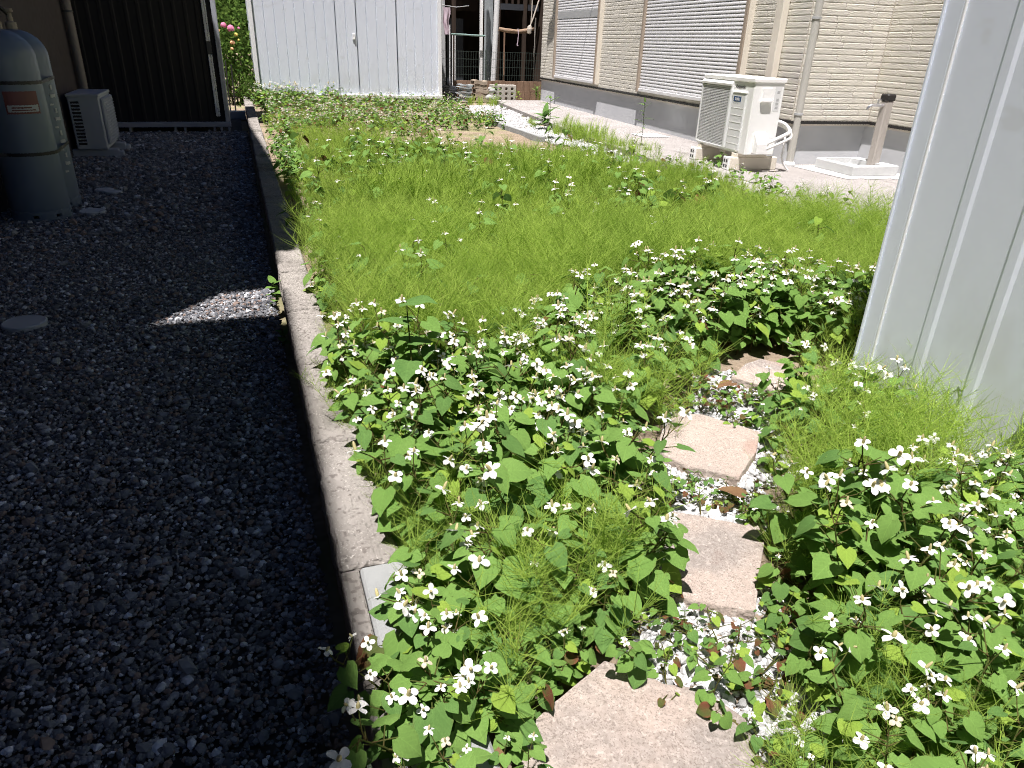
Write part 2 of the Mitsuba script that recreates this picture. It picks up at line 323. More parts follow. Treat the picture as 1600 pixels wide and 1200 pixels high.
BAND = Polygon([(4.7, 15.2), (3.95, 14.0), (3.80, 11.6), (3.74, 9.5), (3.82, 8.2), (3.95, 6.9), (4.15, 6.9), (4.36, 9.8), (5.0, 15.2)])
PATHG = Polygon([(.46, .80), (.56, 1.0), (.84, 1.12), (.93, 1.38), (1.08, 1.62), (1.30, 1.92), (1.48, 2.10), (1.80, 2.12), (1.60, 1.80), (1.42, 1.50), (1.22, 1.24), (1.06, .98), (.92, .76), (.82, .50), (.72, .50), (.30, .56), (.29, .74)])
wg = thing('white_pebbles', 'bright white pebbles strewn around the stepping stones and along the concrete', 'pebbles', kind='stuff')
def scatter(poly, spacing, r):
    x0, y0, x1, y1 = poly.bounds; X, Y = np.meshgrid(np.arange(x0, x1, spacing), np.arange(y0, y1, spacing))
    p = np.c_[X.ravel(), Y.ravel()] + r.uniform(-.5, .5, (X.size, 2)) * spacing
    return p[inside(poly, p[:, 0], p[:, 1])]
for q in scatter(BAND.buffer(-.08), .2, rng): instance(wg, f'tile_pebble_{rng.integers(3)}', *q, .088, rng.uniform(0, 360), rng.uniform(.95, 1.2))
for q in scatter(PATHG.difference(STONE_U.buffer(-.03)), .13, rng): instance(wg, f'tile_pebble_{rng.integers(3)}', *q, .0755, rng.uniform(0, 360), rng.uniform(.8, 1.0))

# ------------------------------------------------------------------ cream house on the right: local frame s along the wall, d outwards, z up
HB, HU, HN = np.array([5.596, 8.491, 0]), np.array([.07348, .9973, 0]), np.array([-.9973, .07348, 0])
HM = tf(HU, HN, (0, 0, 1), HB)
house = thing('house', 'two storey house with cream stone textured siding and closed shutters right of the bed', 'house')
SA, SB, DC = 6.85, -1.98, -.93
fnd = part(house, 'foundation', cat(box(SB + .04, SA, -5.5, 0, .10, .553), box(-7.2, SB + .039, -5.4, DC, .10, .5525)), 'mat_foundation', m=HM)
part(house, 'drip_strip', cat(box(SB, SA + .01, -.3, .045, .5735, .598), box(-7.2, SB, DC - .3, DC + .045, .5735, .598), box(SB - .045, SB, DC + .045, .045, .5735, .598)), 'mat_black', 'thin black drip strip under the siding', m=HM)
part(house, 'base_trim', cat(box(SB, SA + .01, -.3, .036, .5535, .573), box(-7.2, SB, DC - .3, DC + .036, .5535, .573), box(SB - .036, SB, DC + .036, .036, .5535, .573)), 'mat_cream', m=HM)
wall = part(house, 'wall', cat(box(SB, SA, -5.5, .024, .5985, 5.4), box(-7.2, SB - .001, -5.4, DC + .024, .5985, 5.399)), 'mat_cream', m=HM)
part(house, 'roof', prism([(-7.8, -5.9), (SA + .5, -5.9), (SA + .5, .32), (SB + .1, .32), (SB + .1, DC + .30), (-7.8, DC + .30)], 5.4, 5.6), 'mat_dark', m=HM)
def course(s0, s1, z0, r, d0=.024):
    """rough faced stones of one siding course, local s, d, z"""
    cuts = [s0]
    while cuts[-1] < s1 - .45: cuts.append(cuts[-1] + r.uniform(.30, .44))
    cuts.append(s1); V, F = [], []
    for a, b in zip(cuts[:-1], cuts[1:]):
        cols = [(a + .0015, -.003), (a + .01, 0), (a + (b - a) * r.uniform(.4, .6), r.normal(0, .0006)), (b - .01, 0), (b - .0015, -.002)]; o = r.normal(0, .0005); base = len(V)
        for s, dj in cols:
            for dd, zz in ((.002, .0012), (.0055, .0025), (.0075, .010 + r.normal(0, .001)), (.0075, .049 + r.normal(0, .001)), (.002, .057), (0, .0575)):
                V.append((s, d0 + dd + (dj + o if dd > 0 else 0), z0 + zz))
        for i in range(4):
            for j in range(5):
                p, q = base + i * 6 + j, base + (i + 1) * 6 + j
                F += [[p, q, q + 1], [p, q + 1, p + 1]]
    return trimesh.Trimesh(np.array(V), np.array(F), process=False)
rs = np.random.default_rng(3)
W1, W2 = (3.52, 5.80), (-.96, 1.80)
MC = tf((HN * -1), HU * -1, (0, 0, 1), HB + HU * SB)        # face B: local s runs inwards, d towards the camera
MCC = tf(HU, HN, (0, 0, 1), HB + HN * DC)
for k in range(27):
    z = .5985 + .058 * k
    for a, b in ([(SB, SA)] if k == 0 else [(SB, W2[0]), (W2[1], W1[0]), (W1[1], SA)]):
        part(wall, 'siding_course', course(a, b, z, rs), 'mat_siding', m=HM)
    part(wall, 'siding_course', course(-.04, -DC - .026, z, rs), 'mat_siding', m=MC)
    part(wall, 'siding_course', course(-5.0, SB - .04, z, rs), 'mat_siding', m=MCC)
part(wall, 'upper_siding', cat(box(SB, SA, .0245, .034, .5985 + 27 * .058, 5.39), box(-7.2, SB - .04, DC + .0245, DC + .034, .5985 + 27 * .058, 5.39)), 'mat_siding', m=HM)
for (a, b), nsl, lab in ((W1, 36, 'closed grey roller shutter farther from the camera'), (W2, 37, 'closed grey roller shutter beside the air conditioner')):
    w = part(house, 'window', cat(box(a, a + .055, .026, .115, .645, 2.45, .004), box(b - .055, b, .026, .115, .645, 2.45, .004), box(a, b, .026, .13, 2.45, 2.75, .005)), 'mat_taupe', lab, m=HM)
    part(w, 'jamb_edge', box(a - .014, a - .0005, .026, .10, .645, 2.75, .003), 'mat_cream', m=HM)
    part(w, 'bottom_bar', box(a + .057, b - .057, .05, .098, .652, .695, .004), 'mat_slat', m=HM)
    for k in range(nsl):
        z0 = .698 + .0425 * k
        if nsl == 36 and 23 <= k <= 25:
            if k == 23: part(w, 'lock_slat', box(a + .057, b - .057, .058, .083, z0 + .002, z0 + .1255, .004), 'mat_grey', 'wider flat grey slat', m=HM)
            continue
        pr = np.array([(.070, z0), (.080, z0 + .0015), (.0815, z0 + .012), (.0795, z0 + .024), (.074, z0 + .033), (.066, z0 + .0415), (.066, z0 + .0425)])
        m_ = profile(pr, b - a - .114); v = m_.vertices[:, [2, 0, 1]]; v[:, 0] += a + .057
        part(w, 'slat', trimesh.Trimesh(v, m_.faces, process=False), 'mat_slat', m=HM, smooth=40)
    part(w, 'backing', box(a + .057, b - .057, .03, .058, .66, 2.45), 'mat_dark', m=HM)

# downpipe and cable duct on the house
dp = thing('downpipe', 'grey rain downpipe at the corner of the cream house', 'downpipe')
part(dp, 'pipe', tube([(5.46, 6.47, .17), (5.46, 6.47, 5.3)], .038, 16), 'mat_pipe', smooth=40)
part(dp, 'foot', lathe([(0, .15), (.062, .15), (.064, .172), (.05, .19), (.040, .196), (0, .196)], 20, (5.46, 6.47, 0)), 'mat_whitish', smooth=40)
for z in (.66, 1.55): part(dp, 'bracket', cat(lathe([(.036, z), (.046, z), (.046, z + .022), (.036, z + .022)], 18, (5.46, 6.47, 0)), box(5.46, 5.50, 6.462, 6.478, z + .004, z + .018)), 'mat_grey', smooth=40)
duct = single('cable_duct', box(-1.62, -1.49, .039, .115, .92, 2.7, .008), 'mat_cream', 'cream square cable duct running up the siding behind the large air conditioner', 'cable duct', m=HM)

oc = thing('overhead_cable', 'sagging service cable with two small boxes hung before the eave of the cream house', 'cable')
def lift(sx, z, t): return HB + HU * sx + HN * .04 + np.array([0, 0, z]) + SUN * t
part(oc, 'wire', tube([lift(6.78, .45, 2.2), lift(6.40, 1.25, 2.2), lift(5.85, 2.35, 2.2), lift(5.4, 3.2, 2.2)], .009, 6), 'mat_black')
part(oc, 'wire', tube([lift(4.55, .45, 2.2), lift(4.1, 1.4, 2.2), lift(3.6, 2.4, 2.2), lift(3.2, 3.2, 2.2)], .007, 6), 'mat_black')
for sx, z in ((6.23, 1.53), (5.98, 1.94)):
    c = lift(sx, z, 2.2); part(oc, 'box', box(c[0] - .04, c[0] + .04, c[1] - .19, c[1] + .19, c[2] - .065, c[2] + .065, .01), 'mat_grey')

# white air conditioner on the concrete
AF = np.array([4.655, 6.19, 0]); AM = tf(HU, HN, (0, 0, 1), AF); ATX = tf(-HU, (0, 0, 1), HN, AF)
ac = thing('air_conditioner', 'large white outdoor air conditioner on feet beside the cream house', 'air conditioner')
part(ac, 'casing', box(0, .96, -.33, 0, .312, .99, .008), 'mat_white', m=AM)
part(ac, 'top_cover', box(-.012, .972, -.342, .012, .975, 1.015, .008), 'mat_white', m=AM)
part(ac, 'front_panel', cat(box(.36, .39, .001, .028, .335, .945, .004), box(.93, .955, .001, .028, .335, .945, .004), box(.39, .93, .001, .028, .335, .352, .004)), 'mat_whitish', m=AM)
hood = trimesh.convex.convex_hull(np.array([(s, d, z) for s in (.36, .957) for d, z in ((.001, .925), (.034, .925), (.036, .945), (.001, .970))]))
part(ac, 'hood', hood, 'mat_white', m=AM)
part(ac, 'fan_opening', cat(box(.39, .93, .0005, .003, .352, .925)), 'mat_slat', m=AM)
gr = [box(.39, .93, .010, .024, .358 + .0148 * k, .3655 + .0148 * k) for k in range(38)] + [box(s - .004, s + .004, .006, .012, .352, .925) for s in (.445, .52, .66, .80)]
part(ac, 'grille', cat(gr), 'mat_whitish', m=AM)
fanring = lathe([(.10, 0), (.235, 0), (.235, .002), (.10, .002)], 32); fanring.apply_transform(np.array([[1, 0, 0, .66], [0, 0, 1, .0032], [0, 1, 0, .64], [0, 0, 0, 1.0]]))
part(ac, 'fan', fanring, 'mat_grey', m=AM)
pp = part(ac, 'side_panel', box(.105, .345, .001, .016, .335, .868, .005), 'mat_whitish', m=AM)
part(pp, 'panel_rib', box(.10, .35, .001, .022, .868, .884, .006), 'mat_white', m=AM)
for k in range(6): part(pp, 'groove', box(.115, .335, .0155, .0185, .395 + .067 * k, .400 + .067 * k), 'mat_white', m=AM)
tx = meshkit.text_mesh('Panasonic', .026, .0016, True); tx.apply_translation([-.33, .915, .0012]); part(ac, 'lettering', tx, 'mat_dark', 'dark lettering at the top of the front', m=ATX)
bd = part(ac, 'badge', box(.178, .312, .016, .018, .79, .838), 'mat_badge', 'dark blue badge with small pale lettering', m=AM)
tx = meshkit.text_mesh('Eolia', .026, .0012, True); tx.apply_translation([-.285, .802, .0182]); part(bd, 'lettering', tx, 'mat_whitish', m=ATX)
tx = meshkit.text_mesh('INVERTER', .012, .0010); tx.apply_translation([-.31, .768, .0162]); part(bd, 'lettering', tx, 'mat_grey', m=ATX)
part(ac, 'handle_cover', cat(box(-.012, -.0005, -.19, -.09, .82, .93, .006), box(-.034, -.0005, -.20, -.08, .80, .826, .008)), 'mat_white', m=AM)
vc = trimesh.convex.convex_hull(np.array([(s, d, z) for d in (-.20, -.075) for s, z in ((-.0005, .335), (-.0005, .53), (-.03, .50), (-.085, .42), (-.085, .335))]))
part(ac, 'valve_cover', vc, 'mat_white', m=AM)
part(ac, 'notice', box(-.002, -.0004, -.30, -.23, .72, .945), 'mat_whitish', m=AM)
part(ac, 'print_block', cat([box(-.003, -.0022, -.285, -.255, .74 + .035 * k, .766 + .035 * k) for k in (0, 1, 2, 4)]), 'mat_grey', m=AM)
def arc(a, b, c, n=9):
    t = np.linspace(0, 1, n)[:, None]; a, b, c = map(np.asarray, (a, b, c)); return (1 - t) ** 2 * a + 2 * t * (1 - t) * b + t * t * c
part(ac, 'refrigerant_pipe', tube(np.vstack([arc((-.075, -.19, .43), (-.10, -.33, .50), (-.06, -.43, .53)), arc((-.06, -.43, .53), (-.03, -.47, .55), (.02, -.42, .60))[1:], arc((.02, -.42, .60), (.08, -.38, .63), (.2, -.37, .62))[1:]]), .018, 8), 'mat_white', m=AM, smooth=60)
part(ac, 'refrigerant_pipe', tube(np.vstack([arc((-.075, -.19, .38), (-.10, -.33, .44), (-.06, -.45, .48)), arc((-.06, -.45, .48), (-.02, -.50, .52), (.04, -.44, .57))[1:], arc((.04, -.44, .57), (.10, -.40, .60), (.22, -.38, .60))[1:]]), .016, 8), 'mat_white', m=AM, smooth=60)
part(ac, 'drain_hose', tube(np.vstack([arc((.0, -.43, .50), (-.03, -.42, .40), (-.02, -.42, .30)), arc((-.02, -.42, .30), (-.01, -.45, .22), (-.02, -.52, .165))[1:]]), .010, 8), 'mat_white', m=AM, smooth=60)
for s in (.10, .80):
    ft = part(ac, 'foot', cat(box(s, s + .105, -.46, .075, .15, .275, .006), box(s + .01, s + .095, -.33, .02, .275, .312, .003)), 'mat_cream', m=AM)
    cp = part(ft, 'end_cap', box(s - .004, s + .109, .0755, .10, .15, .28, .008), 'mat_white', m=AM)
    part(ft, 'hole', cat([box(s + .018 + .042 * i, s + .045 + .042 * i, .0985, .1012, .175 + .05 * j, .205 + .05 * j) for i in (0, 1) for j in (0, 1)]), 'mat_dark', m=AM)

# tap column with wash basin
bx = np.array([5.645, 5.75, 0]); BU = np.array([.075, .997, 0]); BV = np.array([.997, -.075, 0])
basin_m = tf(BU, -BV, (0, 0, 1), bx)
man = lambda m: manifold3d.Manifold(manifold3d.Mesh(np.array(m.vertices, np.float32), np.array(m.faces, np.uint32)))
def tri(M): k = M.to_mesh(); return trimesh.Trimesh(k.vert_properties[:, :3], k.tri_verts, process=False)
bs = man(box(0, .60, -.54, 0, .15, .25, .010)) - man(box(.05, .55, -.40, -.05, .175, .30, .02)) - man(box(.22, .36, -.60, -.46, .235, .30, .006))
single('wash_basin', tri(bs), 'mat_basin', 'shallow white square concrete wash basin below the outdoor tap', 'wash basin', m=basin_m)
single('mortar_apron', sheet(Polygon([(5.50, 6.40), (5.52, 5.66), (6.1, 5.56), (6.3, 5.56), (6.30, 6.40)]).buffer(.03), .1545, .05), 'mat_apron', 'pale fresh cement patch on the concrete around the wash basin', 'cement patch', kind='structure')
tp = thing('tap_column', 'slim beige water tap column with black cap behind the wash basin', 'tap column')
part(tp, 'column', box(6.02, 6.115, 5.90, 5.99, .16, .84, .012), 'mat_tap_column')
part(tp, 'cap', box(6.014, 6.121, 5.894, 5.996, .8405, .905, .010), 'mat_black')
tap = cat(tube([(6.04, 5.935, .80), (5.94, 5.965, .80)], .015, 10), tube(arc((5.94, 5.965, .80), (5.88, 5.985, .80), (5.875, 5.987, .755)), .013, 10), tube([(5.965, 5.957, .80), (5.965, 5.957, .845)], .010, 8))
part(tp, 'tap', tap, 'mat_chrome', smooth=50)
part(tp, 'tap_handle', cat(box(5.94, 5.995, 5.95, 5.964, .845, .858, .003)), 'mat_chrome')
lidm = prism([(0, 0), (.36, -.03), (.37, -.42), (0, -.40)], .1555, .162)
single('inspection_cover', move(lidm, (5.08, 9.32, 0)), 'mat_white', 'flat white inspection cover set in the concrete near the far shutter', 'cover')

# white edging kerb beside the white pebbles
single('edging_kerb', cat([box(3.68, 3.76, 9.2 + .6 * k, 9.2 + .6 * k + .594, .05, .145, .008) for k in range(4)]), 'mat_curb_new', 'short pale concrete edging kerb between bare soil and white pebbles', 'edging kerb')

# ------------------------------------------------------------------ steel sheds
def ribbed(x0, x1, z0, z1, pitch, dep, groove):
    """sheet with vertical V grooves: local x, y (depth, 0 at the face), z"""
    xs = [(x0, 0)]; k = x0 + pitch
    while k < x1 - pitch * .4:
        xs += [(k - groove, 0), (k - groove * .3, dep), (k + groove * .3, dep), (k + groove, 0)]; k += pitch
    xs.append((x1, 0)); m = profile(xs, z1 - z0); v = m.vertices.copy(); v[:, 2] += z0
    return trimesh.Trimesh(v, m.faces, process=False)
def rib2(x0, x1, z0, z1, ribs, hgt, w):
    xs = [(x0, 0)]
    for k in ribs: xs += [(k - w, 0), (k - w * .55, -hgt), (k + w * .55, -hgt), (k + w, 0)]
    xs.append((x1, 0)); m = profile(xs, z1 - z0); v = m.vertices.copy(); v[:, 2] += z0
    return trimesh.Trimesh(v, m.faces, process=False)

FY = 15.45
fs = thing('storage_shed', 'pale grey steel storage shed with ribbed doors at the far end of the bed', 'shed')
part(fs, 'body', cat(box(.36, 3.96, FY + .07, FY + 1.6, .17, 2.25)), 'mat_shed')
part(fs, 'roof', box(.34, 3.98, FY - .012, FY + 1.7, 2.252, 2.40, .01), 'mat_shed_white')
part(fs, 'sill', box(.35, 3.97, FY - .03, FY + .068, .155, .222, .008), 'mat_shed_white')
part(fs, 'corner_post', box(.352, .425, FY - .01, FY + .069, .223, 2.25, .006), 'mat_shed_white')
part(fs, 'corner_post', box(3.895, 3.968, FY - .01, FY + .069, .223, 2.25, .006), 'mat_shed_white')
part(fs, 'side_panel', move(ribbed(.44, 1.90, .224, 2.25, .182, .014, .009), (0, FY + .035, 0)), 'mat_shed', 'ribbed panel left of the doors')
d1 = part(fs, 'door', move(ribbed(1.915, 2.285, .226, 2.25, .185, .014, .009), (0, FY + .02, 0)), 'mat_shed', 'narrow ribbed door leaf with a small handle')
part(fs, 'door', move(ribbed(2.305, 3.06, .226, 2.25, .19, .014, .009), (0, FY + .025, 0)), 'mat_shed')
part(fs, 'side_panel', move(ribbed(3.085, 3.892, .224, 2.25, .17, .014, .009), (0, FY + .035, 0)), 'mat_shed')
part(d1, 'handle', cat(box(2.205, 2.262, FY - .004, FY + .0185, 1.20, 1.31, .006), box(2.22, 2.25, FY - .02, FY - .0045, 1.215, 1.235, .004)), 'mat_whitish')
for x in (.42, 1.5, 2.7, 3.86): part(fs, 'foot', box(x - .09, x + .09, FY - .02, FY + .3, .02, .1545, .005), 'mat_block')

ns = thing('near_shed', 'large pale grey steel shed wall with tall ribs on the right edge', 'shed')
NM = tf((0, -1, 0), (1, 0, 0), (0, 0, 1), (2.0, 1.83, 0))        # local x runs towards the camera, y inwards
part(ns, 'body', cat(box(2.035, 3.4, -1.4, 1.80, .12, 2.15)), 'mat_shed')
part(ns, 'roof', box(1.99, 3.5, -1.5, 1.87, 2.152, 2.26, .008), 'mat_shed_white')
part(ns, 'corner_post', cat(box(.0, .072, -.004, .030, .10, 2.15, .006), box(.0, .012, -.012, -.0045, .10, 2.15, .003)), 'mat_shed', m=NM)
part(ns, 'wall_panel', rib2(.0735, 1.20, .10, 2.15, [.255, .45, .645, .84, 1.035], .006, .024), 'mat_shed', m=NM)
part(ns, 'wall_panel', rib2(1.205, 3.1, .10, 2.15, [1.40, 1.6, 1.8, 2.0, 2.2, 2.4, 2.6, 2.8], .006, .024), 'mat_shed', m=NM)
part(ns, 'seam_edge', box(.070, .079, -.007, .0, .10, 2.15, .002), 'mat_shed_white', m=NM)
part(ns, 'base_rail', box(.0, 3.1, -.003, .03, .06, .099, .004), 'mat_shed', m=NM)

DY = 11.30
ds = thing('dark_shed', 'dark steel shed with grey frame standing in shade at the end of the gravel', 'shed')
part(ds, 'body', box(-2.6, -.16, DY + .07, DY + 1.6, .13, 2.05), 'mat_panel_dark')
part(ds, 'roof', box(-2.7, -.06, DY - .1, DY + 1.7, 2.052, 2.16, .008), 'mat_frame_grey')
part(ds, 'corner_post', box(-.20, -.14, DY, DY + .30, .127, 2.05, .005), 'mat_frame_grey')
part(ds, 'sill', box(-2.6, -.135, DY - .02, DY + .069, .062, .126, .006), 'mat_frame_grey')
part(ds, 'door', move(rib2(-2.6, -1.30, .13, 2.05, np.arange(-2.5, -1.35, .14), .012, .028), (0, DY + .035, 0)), 'mat_panel_dark')
part(ds, 'door', move(rib2(-1.295, -.33, .13, 2.05, np.arange(-1.22, -.36, .14), .012, .028), (0, DY + .045, 0)), 'mat_panel_dark')
for z0, z1 in ((.20, .98), (1.14, 2.0)): part(ds, 'door_trim', cat(box(-.315, -.285, DY + .01, DY + .05, z0, z1, .004), box(-.282, -.262, DY + .015, DY + .05, z0, z1, .004)), 'mat_whitish')
part(ds, 'lock_plate', box(-.318, -.258, DY + .018, DY + .06, .985, 1.135, .004), 'mat_dark')
for x in (-1.60, -1.42, -.86, -.74, -.36, -.27, -.17): part(ds, 'foot', box(x - .012, x + .012, DY - .01, DY + .25, -.01, .061, .003), 'mat_frame_grey')
single('ledge', box(-.40, .085, 13.2, 13.4, -.03, .10, .006), 'mat_frame_grey', 'low pale concrete ledge closing the gravel between dark shed and curb', 'ledge')

# ------------------------------------------------------------------ left house in shade: wall, roof, and the house behind the camera whose eave shades the gravel
lh = thing('left_house', 'dark brown rendered house wall at the left edge behind gas cylinders', 'house')
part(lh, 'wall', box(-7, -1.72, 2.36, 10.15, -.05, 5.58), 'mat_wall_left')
SHADE_ROOF2 = [(-7.5, 1.96), (-1.80, 1.965), (-1.487, 2.37), (-1.18, 2.39), (-1.18, 2.65), (-1.07, 2.66), (-.93, 3.40), (-.93, 5.0), (-1.007, 5.3), (-1.08, 6.87), (-1.175, 9.0), (-1.2, 10.6), (-7.5, 10.6)]  # unseen eave, its edge notched and bulged to shape the cast gravel shadow
part(lh, 'roof', prism(SHADE_ROOF2, 5.58, 5.68), 'mat_dark')
rh = thing('side_house', 'house beside the camera whose eave throws the shade over the gravel', 'house')
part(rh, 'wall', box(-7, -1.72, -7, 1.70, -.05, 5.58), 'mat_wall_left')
part(rh, 'roof', prism([(-7.5, -7.5), (-1.165, -7.5), (-1.185, 1.937), (-7.5, 1.937)], 5.5805, 5.70), 'mat_dark')
wp = thing('drain_pipe', 'brown drainpipe on the shaded house corner behind the small air conditioner', 'drainpipe')
part(wp, 'pipe', tube([(-1.66, 10.02, .02), (-1.66, 10.02, 5.5)], .048, 14), 'mat_pipe_brown', smooth=40)
for z in (.5, 1.4): part(wp, 'bracket', lathe([(.046, z), (.054, z), (.054, z + .02), (.046, z + .02)], 14, (-1.66, 10.02, 0)), 'mat_dark', smooth=40)

def cylinder(cy, lab, front):
    g = thing('gas_cylinder', lab, 'gas cylinder', group='gas cylinders against the shaded wall'); c = (-1.43, cy, 0)
    r = .185
    sh = [(r * math.sin(a), 1.06 + .17 * math.cos(a)) for a in np.linspace(math.pi / 2, .22, 10)]
    part(g, 'body', lathe([(.16, .055), (r - .004, .075), (r, .10), (r, .62), (r + .002, .625), (r + .002, .632), (r, .637), (r, 1.055)] + sh + [(.0, 1.228)], 40, c), 'mat_cylinder', smooth=30)
    rg = man(lathe([(.168, 0), (.186, 0), (.190, .02), (.188, .075), (.168, .078), (.168, 0)], 40, c))
    for a in np.arange(0, 2 * np.pi, np.pi / 4):
        b = box(-.02, .02, -.02, .02, .03, .052, .004); b.apply_translation([c[0] + .18 * math.cos(a), c[1] + .18 * math.sin(a), 0]); rg = rg - man(b)
    part(g, 'base_ring', tri(rg), 'mat_cylinder', smooth=30)
    part(g, 'valve', cat(lathe([(.0, 1.22), (.035, 1.22), (.035, 1.27), (.02, 1.275), (.018, 1.33), (0, 1.33)], 14, c), lathe([(0, 1.33), (.03, 1.335), (.03, 1.355), (0, 1.36)], 14, c)), 'mat_tile_brown', smooth=30)
    part(g, 'hose', tube(arc((c[0], c[1], 1.31), (c[0] - .06, c[1] - .1, 1.42), (-1.72, c[1] - .05, 1.55)), .012, 8), 'mat_black', smooth=50)
    def patch(a0, a1, z0, z1, off):
        t = np.radians(np.linspace(a0, a1, 9)); q = np.array([[np.cos(x), np.sin(x)] for x in t]); v = []
        for R_ in (r + off, r + off + .0015):
            for z in (z0, z1): v += [(c[0] + R_ * a, c[1] + R_ * b, z) for a, b in q]
        return trimesh.convex.convex_hull(np.array(v)) if False else trimesh.Trimesh(np.array(v), np.array([f for i in range(8) for f in ([18 + i, 18 + i + 1, 27 + i + 1], [18 + i, 27 + i + 1, 27 + i], [i, 9 + i + 1, i + 1], [i, 9 + i, 9 + i + 1])]), process=False)
    if front:
        st = part(g, 'notice', patch(-95, -32, .72, .86, .0015), 'mat_red', 'dull red bordered warning notice')
        part(st, 'notice_field', patch(-92, -35, .732, .775, .0035), 'mat_grey')
        part(st, 'notice_line', cat(patch(-85, -50, .755, .764, .0055), patch(-85, -42, .740, .747, .0055)), 'mat_red')
    else:
        part(g, 'scuffed_notice', cat([patch(-37 + 5 * ((k * 7) % 3), -27 + 6 * ((k * 5) % 3), .27 + .052 * k, .27 + .052 * k + .012 + .010 * (k % 3), .0015) for k in range(12)]), 'mat_grey', 'patchy pale lettering strip worn off the side')
    return g
cylinder(6.03, 'grey gas cylinder with a dull red notice, nearer of the pair', True)
cylinder(6.42, 'grey gas cylinder with patchy worn white marks, behind its twin', False)
for z, lab in ((.90, 'upper black strap holding both gas cylinders to the wall'), (.45, 'lower black strap around both gas cylinders')):
    path = [(-1.72, 5.80, z + .02)] + [(-1.43 + .190 * math.cos(a), 6.03 + .190 * math.sin(a), z) for a in np.radians(np.linspace(-115, 0, 12))] + [(-1.43 + .190 * math.cos(a), 6.42 + .190 * math.sin(a), z + .01) for a in np.radians(np.linspace(0, 90, 8))] + [(-1.72, 6.66, z + .02)]
    p = np.array(path); v = np.vstack([p, p + [0, 0, .022]]); n = len(p)
    f = np.array([q for i in range(n - 1) for q in ([i, i + 1, n + i + 1], [i, n + i + 1, n + i])])
    single('strap', trimesh.Trimesh(v, f, process=False), 'mat_black', lab, 'strap')

la = thing('small_air_conditioner', 'small grey outdoor air conditioner in shade beside the dark shed', 'air conditioner')
part(la, 'casing', box(-1.66, -1.37, 8.95, 9.72, .085, .62, .010), 'mat_pale_grey')
part(la, 'top_cover', box(-1.668, -1.362, 8.94, 9.73, .605, .635, .006), 'mat_pale_grey')
for k in range(13): part(la, 'vent_slot', box(-1.635, -1.555, 8.9475, 8.952, .135 + .034 * k, .156 + .034 * k), 'mat_black')
part(la, 'fan_guard', cat(box(-1.3695, -1.335, 9.0, 9.66, .13, .59, .012)), 'mat_frame_grey')
part(la, 'guard_bar', cat([box(-1.3345, -1.328, 9.02, 9.64, .15 + .03 * k, .158 + .03 * k) for k in range(14)]), 'mat_pale_grey', kind=None)
for y_ in (9.0, 9.55): part(la, 'foot', cat(box(-1.72, -1.28, y_, y_ + .10, -.01, .084, .006), box(-1.30, -1.235, y_ + .01, y_ + .09, -.01, .06, .01)), 'mat_pale_grey')

for (x, y_, r, lab) in ((-1.047, 3.654, .092, 'round pale drain cover in the dark gravel, nearest of the four'), (-1.124, 6.098, .088, 'round pale drain cover in the gravel beside the gas cylinders'),
                       (-1.16, 6.97, .075, 'round pale drain cover touching another, farther from the curb'), (-1.075, 6.86, .065, 'small round pale drain cover overlapping its neighbour behind the gas cylinders')):
    single('drain_cover', lathe([(0, -.005), (r, -.005), (r, .021), (r * .93, .026), (r * .9, .0245), (r * .35, .026), (0, .0265)], 36, (x, y_, 0)), 'mat_pale_grey', lab, 'drain cover', group='drain covers in the gravel', smooth=30)

# ------------------------------------------------------------------ what stands behind the concrete: stacks, plank edging, fence, old house
BY = 16.0
pk = thing('plank_edging', 'low brown plank edging wall behind the stacked blocks and tiles', 'plank wall')
for row, (z0, z1) in enumerate(((.06, .268), (.272, .485))):
    x = 4.40 - .03 * row
    while x < 6.40:
        w = .142 + rng.normal(0, .006); part(pk, 'board', box(x, min(x + w, 6.45) - .006, BY + rng.uniform(0, .006), BY + .03, z0, z1 + rng.normal(0, .003), .003), 'mat_plank'); x += w
cb = man(box(5.06, 5.62, 15.55, 15.70, .10, .43, .006))
for i in range(4):
    for j in range(3): cb = cb - man(box(5.10 + .132 * i, 5.165 + .132 * i, 15.4, 15.9, .135 + .098 * j, .190 + .098 * j, .012))
single('hollow_blocks', tri(cb), 'mat_block', 'pale hollow concrete block showing rows of dark holes', 'concrete block')
def rooftile(w, d, t, arch, n=9):
    xs = np.linspace(0, 1, n); top = arch * np.sin(xs * np.pi * 2); v = []
    for y_ in (0, d):
        for o in (0, t): v += [(w * a, y_, b + o) for a, b in zip(xs, top)]
    v = np.array(v); f = []
    for i in range(n - 1):
        f += [[i, i + 1, n + i + 1], [i, n + i + 1, n + i], [2 * n + i, 3 * n + i, 3 * n + i + 1], [2 * n + i, 3 * n + i + 1, 2 * n + i + 1], [n + i, n + i + 1, 3 * n + i + 1], [n + i, 3 * n + i + 1, 3 * n + i]]
    return trimesh.Trimesh(v, np.array(f), process=False)
def stack(label, x, y_, w, d, n, t, arch, mat, gp, z0=.10):
    for k in range(n):
        dx, dy = rng.normal(0, .012, 2)
        a = math.radians(rng.normal(0, 3)); m = tf((math.cos(a), math.sin(a), 0), (-math.sin(a), math.cos(a), 0), (0, 0, 1), (x + dx, y_ + dy, z0 + k * (t + .012)))
        single('roof_tile', rooftile(w, d, t, arch), mat, label, 'roof tile', group=gp, m=m)
stack('grey blue roof tile in the left stack at the end of the pebbles', 4.34, 15.5, .28, .25, 8, .030, .010, 'mat_tile_grey', 'stack of grey blue roof tiles')
stack('near black roof tile in the shade right of the pale shed', 4.10, 15.75, .26, .25, 7, .030, .010, 'mat_tile_dark', 'stack of near black roof tiles')
stack('brown curved tile in the stack left of the hollow block', 4.68, 15.5, .29, .25, 5, .072, .014, 'mat_tile_brown', 'stack of brown curved tiles')
